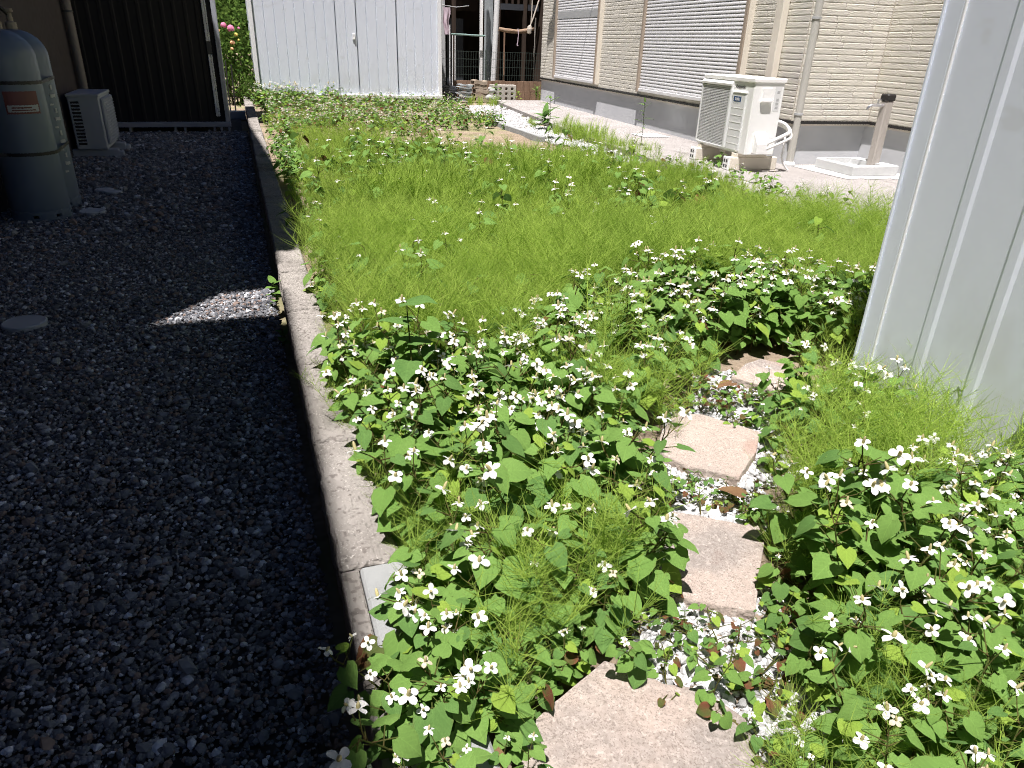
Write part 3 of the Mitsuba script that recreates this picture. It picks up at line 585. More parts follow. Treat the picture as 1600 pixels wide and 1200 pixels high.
for (x, y_, z, s) in ((5.03, 15.40, .33, .07), (4.96, 15.38, .19, .08), (5.06, 15.36, .18, .07), (4.99, 15.42, .36, .05)):
    m = trimesh.creation.icosphere(2, 1.0); m.vertices = m.vertices * (1 + .35 * (meshkit.fbm(m.vertices * 1.7 + x * 9, 3, 2) - .5))[:, None] * np.array([1, .8, .8]) * s; m.apply_translation([x, y_, z])
    single('white_rock', m, 'mat_pebble', 'white garden rock heaped between brown tiles and hollow block', 'rock', group='white rocks by the stacks', uv=np.full((len(m.vertices), 2), .8), smooth=True)
oh = thing('old_house', 'dark old timber house with open shadowy bays behind the wire fence', 'house')
part(oh, 'wall', box(1.0, 12, 19.6, 20.0, -.05, 4.2), 'mat_oldwood')
part(oh, 'floor', box(3.9, 9, 17.2, 19.6, -.04, .02), 'mat_dark')
part(oh, 'eave', box(1.0, 12, 16.9, 19.6, 2.62, 2.8), 'mat_oldwood')
part(oh, 'side_wall', box(6.7, 6.9, 16.4, 19.6, -.05, 2.6), 'mat_oldwood')
part(oh, 'lattice', cat([box(5.42 + .14 * k, 5.46 + .14 * k, 17.0, 17.04, 2.02, 2.62) for k in range(8)]), 'mat_oldwood', kind=None)
part(oh, 'lintel', box(5.4, 6.6, 16.95, 17.05, 1.90, 2.02), 'mat_tile_dark', 'dark blue grey beam across the right bay')
part(oh, 'lintel', box(4.0, 5.3, 17.35, 17.45, 1.86, 2.5), 'mat_oldwood')
part(oh, 'wall_panel', move(ribbed(4.0, 4.42, .0, 2.5, .06, .012, .02), (0, 16.9, 0)), 'mat_grey', 'grey corrugated panel at the left')
part(oh, 'wall_panel', box(4.62, 5.0, 17.5, 17.53, 0, 1.7), 'mat_tile_dark')
part(oh, 'wall_panel', box(5.20, 5.46, 16.75, 16.80, 0, 2.6), 'mat_tile_grey', 'pale blue grey panel beside the round post')
part(oh, 'post', box(5.035, 5.095, 16.30, 16.36, 0, 2.7, .004), 'mat_white', 'slim white square post')
part(oh, 'post', box(5.115, 5.17, 16.45, 16.52, 0, 2.7, .004), 'mat_oldwood')
part(oh, 'post', tube([(5.44, 16.6, 0), (5.45, 16.6, .5), (5.52, 16.6, 2.6)], .062, 14), 'mat_whitish', 'pale round leaning post', smooth=40)
part(oh, 'post', tube([(5.66, 16.5, 0), (5.65, 16.5, 1.5)], .018, 8), 'mat_plank', smooth=40)
part(oh, 'post', box(6.24, 6.31, 16.9, 17.0, 0, 2.6, .004), 'mat_oldwood')
part(oh, 'post', tube([(6.33, 16.4, 0), (6.33, 16.4, 1.75)], .016, 8), 'mat_block', smooth=40)
part(oh, 'post', box(5.58, 5.70, 16.95, 17.02, 0, 2.6, .004), 'mat_oldwood')
part(oh, 'post', box(4.60, 4.68, 16.95, 17.02, 0, 2.6, .004), 'mat_oldwood')
for k, x in enumerate((4.44, 4.50, 4.56)): part(oh, 'rod', tube([(x, 16.62, 0), (x + .01, 16.62, 1.35 + .2 * (k == 0))], .011, 6), 'mat_whitish', smooth=50)
single('drying_pole', tube([(4.36, 16.2, 1.37), (5.11, 16.2, 1.355)], .020, 10), 'mat_pole_green', 'pale green horizontal drying pole tied to the white post', 'drying pole', smooth=40)
bm = tube([(5.42, 16.2, 1.50), (5.6, 16.18, 1.475), (5.85, 16.2, 1.465), (6.05, 16.2, 1.49), (6.2, 16.2, 1.53)], [.035, .045, .042, .045, .04], 9)
bm.vertices += (meshkit.fbm(bm.vertices * 14, 3, 4) - .5)[:, None] * .03
single('log_beam', bm, 'mat_bark', 'bark brown crooked log hung level across the dark bay', 'log', smooth=True)
ro = thing('rope', 'pale ropes tied round the right end of the crooked log', 'rope')
part(ro, 'strand', tube([(6.10, 16.15, 1.44), (6.13, 16.15, 1.62), (6.15, 16.16, 2.3), (6.16, 16.2, 2.6)], .012, 6), 'mat_rope')
part(ro, 'strand', tube([(6.06, 16.15, 1.46), (6.17, 16.15, 1.72), (6.35, 16.2, 2.2), (6.45, 16.2, 2.6)], .016, 6), 'mat_rope')
part(ro, 'knot', lathe([(0, 1.42), (.05, 1.44), (.06, 1.52), (.04, 1.58), (0, 1.6)], 10, (6.10, 16.15, 0)), 'mat_rope')
single('hanging_hook', cat(tube([(5.83, 16.14, 1.52), (5.84, 16.12, 1.40), (5.83, 16.13, 1.25)], .010, 6), tube(arc((5.83, 16.13, 1.26), (5.80, 16.12, 1.16), (5.84, 16.12, 1.20)), .010, 6)), 'mat_cloth', 'small pale hook hanging from the middle of the crooked log', 'hook')
lx, lz = np.meshgrid(np.linspace(0, 1, 9), np.linspace(0, 1, 9)); hgt = .62
def cloth(x0, w, z1, h, y_, ph):
    X = x0 + w * (lx - .5) * (1 - .35 * lz) + .015 * np.sin(9 * lz + ph); Y = y_ + .035 * np.sin(lx * 9 + ph) * (.3 + lz); Z = z1 - h * lz
    v = np.stack([X, Y, Z], -1).reshape(-1, 3); i = np.arange(81).reshape(9, 9); q = np.stack([i[:-1, :-1], i[:-1, 1:], i[1:, 1:], i[1:, :-1]], -1).reshape(-1, 4)
    return trimesh.Trimesh(v, np.vstack([q[:, [0, 1, 2]], q[:, [0, 2, 3]]]), process=False)
ld = thing('laundry', 'pale pink washing hanging beside the pale shed', 'laundry')
part(ld, 'cloth', cloth(4.24, .16, 1.86, .50, 16.1, 0), 'mat_cloth', smooth=True)
part(ld, 'hanger', tube([(4.15, 16.12, 1.90), (4.45, 16.12, 1.87), (4.75, 16.2, 1.91)], .009, 6), 'mat_grey')
wf = thing('wire_fence', 'thin dark wire mesh fence in front of the old house', 'fence')
part(wf, 'mesh_wire', cat([box(x, x + .004, 16.06, 16.064, .10, 1.06) for x in np.arange(4.1, 6.5, .055)] + [box(4.1, 6.5, 16.0645, 16.0685, z, z + .005) for z in np.arange(.15, 1.08, .15)]), 'mat_wire', kind='stuff')
for x in (4.12, 5.10, 6.42): part(wf, 'post', tube([(x, 16.08, .05), (x, 16.08, 1.10)], .016, 8), 'mat_wire', smooth=40)
single('backdrop_hill', box(-40, 60, 60, 62, -.05, 9), 'mat_hedge', 'far green rise behind everything', 'hill', kind='structure', uv=np.full((8, 2), .3))

# the garden seen through the gap between the sheds
def leaves(n, ctr, rad, size, r, hollow=.35):
    d = r.normal(0, 1, (n, 3)); d /= np.linalg.norm(d, axis=1, keepdims=True); p = np.array(ctr) + d * np.array(rad) * (r.uniform(hollow, 1, (n, 1)) ** .5) * (1 + .25 * r.normal(0, 1, (n, 1)))
    a = r.normal(0, 1, (n, 3)) + [0, 0, -.4]; a /= np.linalg.norm(a, axis=1, keepdims=True); b = np.cross(a, r.normal(0, 1, (n, 3))); b /= np.linalg.norm(b, axis=1, keepdims=True)
    L = size * r.uniform(.6, 1.3, (n, 1)); v = np.stack([p - a * L * .5, p + b * L * .3, p + a * L * .6, p - b * L * .3], 1).reshape(-1, 3)
    i = np.arange(n)[:, None] * 4; f = np.vstack([i + [0, 1, 2], i + [0, 2, 3]])
    return trimesh.Trimesh(v, f, process=False), np.repeat(np.c_[np.clip(r.normal(.5, .25, n), 0, 1), r.uniform(0, 1, n)], 4, 0)
rr = np.random.default_rng(17)
def shrub(name, label, ctr, rad, n, size, stems, category='shrub'):
    t = thing(name, label, category)
    m, uv = leaves(n, ctr, rad, size, rr); part(t, 'crown', m, 'mat_hedge', uv=uv)
    for k in range(stems):
        a = rr.uniform(-.5, .5, 2) * np.array(rad)[:2]; part(t, 'stem', tube([(ctr[0] + a[0] * .5, ctr[1] + a[1] * .5, -.05), (ctr[0] + a[0], ctr[1] + a[1], ctr[2])], [.022, .008], 6), 'mat_oldwood')
    return t
rose = shrub('rose_bush', 'flowering rose bush with pink and peach blooms between the two sheds', (-.02, 16.4, .85), (.42, .5, .95), 1500, .085, 4)
def bloom(c, r, mat, lab):
    ms = []
    for k in range(14):
        a, e = rr.uniform(0, 2 * np.pi), rr.uniform(-.2, 1.2); d = np.array([math.cos(a) * math.cos(e), math.sin(a) * math.cos(e), math.sin(e)])
        m = trimesh.creation.icosphere(1, 1.0); m.vertices *= [1, .9, .25]; m.apply_transform(trimesh.geometry.align_vectors([0, 0, 1], d)); m.apply_scale(r * .55); m.apply_translation(np.array(c) + d * r * .55); ms.append(m)
    part(rose, 'bloom', cat(ms), mat, lab, smooth=True)
for c, r, mt, lab in (((.02, 15.75, 1.32), .085, 'mat_pink', 'large pink bloom'), ((-.10, 15.8, 1.37), .07, 'mat_pink', None), ((.02, 15.8, 1.08), .06, 'mat_peach', 'peach coloured bloom'), ((.10, 15.85, 1.22), .045, 'mat_yellow', None), ((.13, 15.8, 1.13), .03, 'mat_yellow', None),
                  ((-.25, 15.85, 1.38), .06, 'mat_whiteflower', None), ((.0, 15.8, .98), .04, 'mat_peach', None), ((.16, 15.8, 1.33), .035, 'mat_pink', None), ((-.20, 15.8, 1.28), .035, 'mat_peach', None)): bloom(c, r, mt, lab)
shrub('laurel_hedge', 'tall loose green hedge filling the gap above the rose bush', (-.2, 18.6, 1.5), (1.5, .7, 1.7), 5200, .12, 5, 'hedge')
shrub('box_shrub', 'small dense dark green bush at the far end of the curb', (.22, 15.1, .32), (.20, .20, .22), 900, .035, 3)
for (x, y_, h) in ((-.07, 14.6, .75), (-.16, 14.9, .8)):
    single('garden_stake', tube([(x, y_, -.05), (x + .02, y_, h)], .012, 7), 'mat_black', 'thin dark stake standing before the rose bush, ' + ('nearer of the two' if h == .75 else 'farther of the two'), 'stake')

# ------------------------------------------------------------------ plants of the bed: heart leaved plants with white four-petalled flowers
def blade(L, W, fold, droop, k, r):
    mid = np.array([0, .18, .40, .62, .82, 1.0]); ex = np.array([.20, .46, .50, .385, .18, .0]); ey = np.array([-.17, .0, .27, .55, .81, 1.0])
    V, UV = [], []
    wob = r.normal(0, .018, (6, 2))
    for i in range(6):
        for c in (-1, -.5, 0, .5, 1):
            a = abs(c); x = ex[i] * (a if a < 1 else 1) * (1.08 if a == .5 else 1); yy = mid[i] + (ey[i] - mid[i]) * (a ** 1.4)
            z = fold * x - droop * yy * abs(yy) - 1.3 * fold * max(x - .24, 0) + (wob[i, int(c > 0)] * a)
            V.append((np.sign(c) * x * W, yy * L, z * L)); UV.append((.5 + np.sign(c) * min(x, .499) + 2 * k, np.clip(yy, 0, 1)))
    F = [f for i in range(5) for j in range(4) for f in ([i * 5 + j, i * 5 + j + 1, i * 5 + j + 6], [i * 5 + j, i * 5 + j + 6, i * 5 + j + 5])]
    return np.array(V), np.array(F), np.array(UV)
def petal(L, W, lift):
    V, UV = [], []
    for i, t in enumerate((0, .3, .62, .88, 1.0)):
        w = (.16, .36, .5, .36, .06)[i]
        for c in (-1, 0, 1): V.append((c * w * W, t * L, L * (lift * t - .35 * t * t + .10 * abs(c) * t))); UV.append((8.5 + .2 * c, t))
    F = [f for i in range(4) for j in range(2) for f in ([i * 3 + j, i * 3 + j + 1, i * 3 + j + 4], [i * 3 + j, i * 3 + j + 4, i * 3 + j + 3])]
    return np.array(V), np.array(F), np.array(UV)
def place(v, az, pitch, roll, o):
    """blade frame (x across, y along, z up) pointed to azimuth az, tipped down by pitch"""
    ca, sa, cp, sp = math.cos(az), math.sin(az), math.cos(pitch), math.sin(pitch)
    yv = np.array([ca * cp, sa * cp, -sp]); xv = np.array([sa, -ca, 0]); zv = np.cross(xv, yv)
    xr = xv * math.cos(roll) + zv * math.sin(roll); zr = np.cross(xr, yv)
    return v @ np.array([xr, yv, zr]) + o
def solid(m, k, vv=None):
    v = np.array(m.vertices); z = v[:, 2]; t = (z - z.min()) / (np.ptp(z) + 1e-9) if vv is None else vv
    return v, np.array(m.faces), np.c_[np.full(len(v), 2 * k + .5), t]
def plant_parts(r, h, nleaf, lsize, nflower, kinds, fsize=.018, low=.22):
    parts = []; lean = r.normal(0, .10, 2); bow = r.normal(0, .05, 2)
    ax = lambda t: np.array([lean[0] * t * h + bow[0] * t * t, lean[1] * t * h + bow[1] * t * t, h * t])
    stems = [solid(tube([ax(t) for t in np.linspace(0, 1, 5)], [.0026, .0024, .0022, .0018, .0014], 5), 6)]
    az = r.uniform(0, 2 * np.pi)
    for i in range(nleaf):
        t = low + (1 - low) * (i + r.uniform(-.2, .2)) / max(nleaf - 1, 1); t = min(max(t, .1), 1); az += 2.4 + r.normal(0, .35)
        L = lsize * r.uniform(.75, 1.15) * (1 if t < .8 else r.uniform(.5, .85)); W = L * r.uniform(.88, 1.08)
        o = ax(t); pe = r.uniform(.014, .048); tip = o + np.array([math.cos(az) * pe, math.sin(az) * pe, pe * r.uniform(.1, .9)])
        stems.append(solid(tube([o, tip], [.0014, .0011], 4, False), 6))
        v, f, uv = blade(L, W, r.uniform(.08, .38), r.uniform(.05, .38), r.choice(len(kinds), p=kinds), r)
        parts.append(('leaf', place(v, az, r.uniform(-.05, .75), r.normal(0, .22), tip), f, uv))
    for i in range(nflower):
        a = r.uniform(0, 2 * np.pi); o = ax(r.uniform(.86, 1)); top = o + np.array([math.cos(a) * .05, math.sin(a) * .05, r.uniform(.015, .06)])
        if i == 0: top = ax(1) + np.array([r.normal(0, .008), r.normal(0, .008), r.uniform(.03, .05)])
        stems.append(solid(tube([o, (o + top) / 2 + r.normal(0, .003, 3), top], .0012, 4, False), 6))
        hs = r.uniform(.62, 1.12) * fsize; old = r.uniform() < .12; tilt = trimesh.transformations.rotation_matrix(r.normal(0, .42), [math.cos(a), math.sin(a), 0])[:3, :3]
        sp = lathe([(.0, 0), (.16 * 1, .02), (.19, .3), (.17, .7), (.09, .95), (0, 1.0)], 7); sp.vertices *= hs * np.array([.95, .95, r.uniform(.55, 1.1)])
        v, f, uv = solid(sp, 5); v = v @ tilt.T + top
        pet = []
        for j in range(4):
            pv, pf, puv = petal(hs, hs * r.uniform(.62, .85), r.uniform(-.1, .35)); puv = puv + [10.0 * old, 0]; pet.append((place(pv, a + j * np.pi / 2 + r.normal(0, .16), 0, r.normal(0, .25), 0) @ tilt.T + top, pf, puv))
        parts.append(('flower', v, f, uv, pet))
    sv, sf, su = joined(stems); parts.insert(0, ('stem', sv, sf, su))
    return parts
def joined(lst):
    at = np.cumsum([0] + [len(x[0]) for x in lst]); return np.vstack([x[0] for x in lst]), np.vstack([x[1] + a for x, a in zip(lst, at)]), np.vstack([x[2] for x in lst])
def plant_group(key, parts, split):
    g = {'type': 'shapegroup'}
    if not split:
        v, f, u = joined([q for p_ in parts for q in ([p_[1:4]] + (list(p_[4]) if len(p_) > 4 else []))])
        g['piece'] = ply((v, f), 'mat_foliage', smooth=True, uv=u)
    else:
        n = {}
        for p_ in parts:
            i = n.get(p_[0], 0); n[p_[0]] = i + 1; nm = p_[0] + (f'_{i:03d}' if i else '')
            g[nm] = ply((p_[1], p_[2]), 'mat_foliage', smooth=True, uv=p_[3])
            if len(p_) > 4:
                for j, q in enumerate(p_[4]): g[f'{nm}__petal' + (f'_{j:03d}' if j else '')] = ply((q[0], q[1]), 'mat_foliage', smooth=True, uv=q[2])
    scene[key] = g
rp = np.random.default_rng(101)
NV = 12
for k in range(NV):
    plant_group(f'plant_{k}', plant_parts(rp, rp.uniform(.17, .26), int(rp.integers(11, 15)), rp.uniform(.050, .068), int(rp.choice([1, 1, 2, 2, 3, 3])), [.66, .22, .11, .01], fsize=.0185), True)
for k in range(6):
    plant_group(f'plant_mid_{k}', plant_parts(rp, rp.uniform(.17, .25), 8, rp.uniform(.055, .07), int(rp.choice([0, 1, 1, 2])), [.6, .25, .12, .03], .019), False)
    plant_group(f'plant_fill_{k}', plant_parts(rp, rp.uniform(.12, .18), 11, rp.uniform(.045, .060), 0, [.6, .3, .08, .02]), False)
    plant_group(f'plant_far_{k}', plant_parts(rp, rp.uniform(.14, .22), 8, rp.uniform(.045, .06), int(rp.choice([1, 2, 2, 3])), [.44, .28, .16, .12], .023), False)
    plant_group(f'plant_low_{k}', plant_parts(rp, rp.uniform(.03, .06), 6, rp.uniform(.022, .036), 0, [.42, .25, .08, .25], low=.5), False)

def density(poly, n, r, avoid=None, mind=.0):
    x0, y0, x1, y1 = poly.bounds; out = []
    while len(out) < n:
        p = r.uniform((x0, y0), (x1, y1))
        if inside(poly, *p) and (avoid is None or not inside(avoid, *p)) and all((p[0] - q[0]) ** 2 + (p[1] - q[1]) ** 2 > mind * mind for q in out): out.append(p)
    return np.array(out)
AV = shapely.union_all([s.buffer(.045) for s in stone_polys] + [Polygon([(1.9, -2), (3.6, -2), (3.6, 1.86), (1.98, 1.86)])])
AVP = shapely.union_all([AV, PATHG.buffer(-.03)])
P1 = Polygon([(.23, 2.50), (.40, 2.56), (.62, 2.40), (.90, 2.12), (1.02, 1.80), (.98, 1.58), (.84, 1.30), (.74, 1.12), (.60, 1.02), (.50, .97), (.36, .94), (.26, .82), (.20, .66), (.16, .66), (.16, 1.00), (.25, 1.16), (.265, 1.5), (.255, 2.0)])
P2 = Polygon([(1.20, 1.12), (1.07, .94), (.97, .80), (.88, .62), (.80, .36), (.95, .25), (1.5, .45), (1.95, .75), (1.95, 1.08), (1.6, 1.20), (1.35, 1.20)])
S3 = Polygon([(.80, 2.34), (1.02, 1.90), (1.14, 1.82), (1.30, 2.02), (1.48, 2.16), (1.70, 2.24), (1.98, 2.28), (2.3, 2.05), (2.85, 2.35), (2.55, 2.90), (1.8, 2.95), (1.3, 2.78)])
S3B = Polygon([(1.66, 1.78), (1.90, 1.88), (1.97, 1.62), (1.80, 1.40), (1.55, 1.36), (1.56, 1.58)])
FLOWERS = {0: 'without flowers', 1: 'with one white flower', 2: 'with two white flowers', 3: 'with three white flowers'}
STONE_N = ['bottom stepping stone', 'second stepping stone', 'third stepping stone', 'farthest stepping stone']
def grow(poly, n, r, where, smin, smax, mind):
    """n plants, each its own thing; its label comes from its flowers and from what it stands by"""
    for p in density(poly, n, r, AVP, mind):
        k = int(r.integers(NV)); sc = r.uniform(smin, smax) * min(1.0, max(.72, .56 + .36 * p[1])) * ((1.12 if p[0] < 1.45 else .88) if poly is P2 else 1.0)
        d = [sp.distance(shapely.Point(*p)) for sp in stone_polys]; j = int(np.argmin(d))
        spot = f'beside the {STONE_N[j]}' if d[j] < .13 else where(p)
        size = 'low ' if sc < .85 else 'tall ' if sc > 1.08 else ''
        key = thing('heart_leaf_plant', f'{size}heart leaved plant {FLOWERS[NFLOW[k]]} {spot}', 'flowering plant', group=f'{size}heart leaved plants {FLOWERS[NFLOW[k]]} {spot}')
        tl = r.normal(0, 5, 2); tl = tl + [0, -r.uniform(0, 12) * (poly is not P2 and p[0] < .37)]
        instance(None, f'plant_{k}', p[0], p[1], .07, r.uniform(0, 360), sc, tl, plain=key)
NFLOW = [sum(1 for c in scene[f'plant_{k}'] if c.startswith('flower') and '__' not in c) for k in range(NV)]
rg_ = np.random.default_rng(55)
def w1(p): return 'by the pale curb end' if p[1] < .95 else ('along the curb, ' if p[0] < .42 else 'in the left clump, ') + ('front part' if p[1] < 1.35 else 'middle part' if p[1] < 1.9 else 'rear part')
def w2(p): return ('at the lower right edge' if p[1] < .62 else 'in the right clump') if p[0] < 1.25 else 'at the foot of the near shed wall' if p[0] > 1.65 else 'in the right clump towards the shed'
def w3(p): return 'in the band beyond the path, ' + ('left part' if p[0] < 1.6 else 'middle' if p[0] < 2.1 else 'shed end')
grow(P1, 126, rg_, w1, .95, 1.3, .042)
grow(Polygon([(.15, .62), (.15, 1.0), (.28, .98), (.34, .93), (.24, .78), (.20, .58)]), 16, rg_, w1, .8, 1.0, .035)
grow(P2, 104, rg_, w2, 1.0, 1.25, .045)
grow(S3B, 14, rg_, lambda p: 'at the near shed corner', .85, 1.1, .06)
grow(S3, 56, rg_, w3, .95, 1.25, .055)
fp = thing('flowering_ground_cover', 'distant carpet of small white flowered leafy plants towards the far shed', 'ground cover', kind='stuff')
BROWN = Polygon([(2.35, 10.3), (3.6, 10.7), (3.72, 9.5), (3.3, 8.5), (2.5, 8.9)])
FAR = Polygon([(.30, 9.4), (.30, 15.4), (3.9, 15.4), (3.95, 12.0), (3.68, 10.6), (3.2, 9.7), (2.2, 9.6), (1.2, 10.0), (.7, 9.8)])
for p in density(FAR.difference(BROWN), 760, rg_):
    instance(fp, f'plant_far_{rg_.integers(6)}', *p, .07, rg_.uniform(0, 360), rg_.uniform(.6, 1.1), rg_.normal(0, 6, 2))
for p in density(Polygon([(.27, 14.0), (.27, 15.5), (2.0, 15.42), (1.6, 14.9)]), 90, rg_):
    instance(fp, f'plant_far_{rg_.integers(6)}', *p, .07, rg_.uniform(0, 360), rg_.uniform(1.0, 1.6), rg_.normal(0, 6, 2))
mp = thing('scattered_leafy_plants', 'small leafy plants filling in between the larger flowering ones and along the curb', 'plants', kind='stuff')
for p in density(S3, 260, rg_, AVP, .02): instance(mp, f'plant_mid_{rg_.integers(6)}', *p, .07, rg_.uniform(0, 360), rg_.uniform(.85, 1.25), rg_.normal(0, 6, 2))
for p in density(Polygon([(.26, 2.5), (.42, 2.5), (.40, 5.0), (.50, 9.4), (.28, 9.4)]), 60, rg_): instance(mp, f'plant_mid_{rg_.integers(6)}', *p, .07, rg_.uniform(0, 360), rg_.uniform(.7, 1.1), rg_.normal(0, 6, 2))
for c, s, n in (((2.3, 6.0), .6, 44), ((1.3, 5.6), .5, 36), ((3.2, 4.5), .4, 24), ((1.0, 3.9), .3, 14), ((2.6, 5.0), .25, 14), ((3.0, 6.0), .3, 16), ((.9, 6.9), .4, 30), ((2.0, 4.2), .3, 10), ((.75, 3.2), .2, 8), ((4.3, 5.4), .25, 12), ((4.25, 6.4), .25, 16), ((4.1, 4.2), .25, 12), ((1.8, 7.6), .7, 24)):
    for p in rg_.normal(c, s, (n, 2)): instance(mp, f'plant_mid_{rg_.integers(6)}', *p, .07, rg_.uniform(0, 360), rg_.uniform(1.0, 1.45) * (.62 if c[0] > 4 else 1.0), rg_.normal(0, 6, 2))
for pg_, n_ in ((P1, 170), (P2, 120), (S3B, 12)):
    for p in density(pg_, n_, rg_, AVP): instance(mp, f'plant_fill_{rg_.integers(6)}', *p, .07, rg_.uniform(0, 360), rg_.uniform(.85, 1.25) * min(1.0, .55 + .36 * p[1]), rg_.normal(0, 7, 2))
lp = thing('creeping_leaves', 'low reddish green creeping leaves among the white pebbles of the path', 'ground cover', kind='stuff')
for p in density(PATHG.buffer(.05).difference(STONE_U.buffer(.022)), 180, rg_): instance(lp, f'plant_low_{rg_.integers(6)}', *p, .078, rg_.uniform(0, 360), rg_.uniform(.55, .95), rg_.normal(0, 6, 2))

for x, y_ in ((.30, .74), (.33, .68), (.29, .66), (.31, .60), (.34, .82), (.38, .87), (.27, .72), (.46, .93), (.52, .965), (.64, .93), (.73, .80), (.78, .70), (.80, .60), (.98, .94), (1.05, 1.0), (1.18, 1.18), (1.2, 1.28), (.78, 1.06), (.76, 1.14), (.93, 1.34), (1.06, 1.62), (1.5, 1.62), (1.52, 1.74), (1.42, 1.5)):
    for k in range(2): instance(mp, f'plant_mid_{rg_.integers(6)}', x + rg_.normal(0, .012), y_ + rg_.normal(0, .012), .07, rg_.uniform(0, 360), rg_.uniform(.38, .6), rg_.normal(0, 8, 2))

# horsetail: fine whorled needles, tiles of several stems
def horsetail(w, nst, r, hmin, hmax, step=.020, nb=9, wid=.0011, lk=1.0, up=.75):
    V, F, U = [], [], []; at = 0
    for s in range(nst):
        o = np.r_[r.uniform(-w / 2, w / 2, 2), 0]; h = r.uniform(hmin, hmax); ln = r.normal(0, .22, 2); bw = r.normal(0, .12, 2); tone = r.uniform()
        ax = lambda t: np.stack([o[0] + ln[0] * t * h + bw[0] * t * t * h, o[1] + ln[1] * t * h + bw[1] * t * t * h, h * t], -1)
        t = np.linspace(0, 1, 5); c = ax(t); sd = np.r_[math.cos(s * 1.7), math.sin(s * 1.7), 0] * wid * .85
        V.append(np.vstack([c - sd, c + sd])); F.append(np.array([q for i in range(4) for q in ([i, i + 1, 6 + i], [i, 6 + i, 5 + i])]) + at); at += 10; U.append(np.full((10, 2), tone * .9))
        lev = np.arange(.05, h, step); n = len(lev) * nb; tl = np.repeat(lev / h, nb); a = r.uniform(0, 2 * np.pi, n); L = (.035 + .075 * np.sin(np.pi * np.clip(1.05 - tl, 0, 1) ** .8)) * lk * r.uniform(.5, 1.25, n)
        e = r.normal(up, .2, n); b = ax(tl); d = np.stack([np.cos(a) * np.cos(e), np.sin(a) * np.cos(e), np.sin(e)], -1); d2 = d * .75 + np.array([0, 0, 1]) * r.normal(.12, .2, (n, 1)); d2 /= np.linalg.norm(d2, axis=1, keepdims=True)
        m = b + d * L[:, None] * .5; tp_ = m + d2 * L[:, None] * .5; side = np.cross(d, r.normal(0, 1, (n, 3))); side *= wid / 2 / np.linalg.norm(side, axis=1, keepdims=True)
        v = np.stack([b - side, b + side, m - side * .9, m + side * .9, tp_], 1).reshape(-1, 3); i = np.arange(n)[:, None] * 5
        V.append(v); F.append(np.vstack([i + [0, 1, 3], i + [0, 3, 2], i + [2, 3, 4]]) + at); at += len(v); U.append(np.repeat(np.c_[np.full(n, tone * .9) + (r.uniform(0, 1, n) > .965) * .1, np.zeros(n)], 5, 0))
    return trimesh.Trimesh(np.vstack(V), np.vstack(F), process=False), np.vstack(U)
rh_ = np.random.default_rng(9)
for k in range(5):
    m, uv = horsetail(.22, 7, rh_, .22, .38, .026, 7, .0016, 1.35); group(f'tile_horsetail_{k}', m, 'mat_horsetail', uv)
    m, uv = horsetail(.30, 8, rh_, .15, .33, .028, 7, .0027, 1.15, .98); group(f'tile_horsetail_far_{k}', m, 'mat_horsetail', uv)
ht = thing('horsetail', 'dense bright green feathery horsetail covering most of the bed', 'horsetail', kind='stuff')
H = Polygon([(.30, 2.5), (.32, 4), (.36, 8), (.55, 9.3), (.95, 9.8), (1.4, 9.3), (1.9, 8.1), (2.3, 7.5), (2.9, 7.1), (3.3, 6.5), (3.8, 6.1), (4.15, 5.9), (4.15, 5.2), (4.0, 4.6), (3.7, 3.8), (3.9, 3.2), (3.4, 2.2), (2.75, 1.95), (2.1, 2.0), (2.3, 2.35), (2.5, 3.0), (1.5, 3.05), (1.1, 2.55), (1.2, 2.1), (1.34, 2.0), (1.12, 1.75), (1.0, 1.9), (.7, 2.4), (.4, 2.65)])
AVH = shapely.union_all([AV, PATHG.buffer(.02), STONE_U.buffer(.05)])
def sow(poly, spacing, r, far, smin, smax, z=.06):
    for p in scatter(poly, spacing, r):
        if inside(AVH, *p) or (inside(S3, *p) and r.uniform() < .8): continue
        edge = min(1.0, .50 + .8 * poly.exterior.distance(shapely.Point(*p))) if far else 1.0
        hh = min(max(float(meshkit.fbm(np.array([p[0] * 1.6, p[1] * 1.6, 0]), 3, 3)) * 1.6 - .3 + r.normal(0, .12), 0), 1)
        instance(ht, f'tile_horsetail_{"far_" if far else ""}{r.integers(5)}', *p, z, r.uniform(0, 360), float(edge * (smin + (smax - smin) * hh)), r.normal(0, 4, 2))
NEARB = Polygon([(-1, 0), (6, 0), (6, 4.2), (-1, 4.2)])
sow(H.intersection(NEARB), .120, rh_, False, .6, 1.2)
sow(H.difference(NEARB), .152, rh_, True, .45, 1.35)
sow(Polygon([(1.24, 1.26), (1.52, 1.46), (1.80, 1.76), (1.95, 1.88), (1.96, 1.2), (1.6, 1.15), (1.3, 1.1)]), .105, rh_, False, .55, .95)
for c, s, n, lo in (((.42, 1.02), .06, 5, .8), ((.56, 1.10), .07, 6, .9), ((.33, 1.30), .05, 4, .8), ((.36, 1.6), .04, 3, .6), ((.36, 1.95), .04, 3, .6), ((.7, 1.35), .1, 4, .65), ((.6, 1.9), .15, 6, .6), ((.95, 2.0), .14, 6, .65), ((1.35, .9), .20, 12, .6), ((1.1, .62), .15, 10, .6), ((1.65, .85), .18, 6, .6), ((.95, .50), .08, 4, .5), ((1.5, 2.4), .3, 5, .6), ((2.1, 2.6), .25, 4, .6)):
    for p in rh_.normal(c, s, (n, 2)):
        if not inside(AVH, *p): instance(ht, f'tile_horsetail_{rh_.integers(5)}', *p, .06, rh_.uniform(0, 360), float(rh_.uniform(lo - .15, lo + .1)), rh_.normal(0, 6, 2))
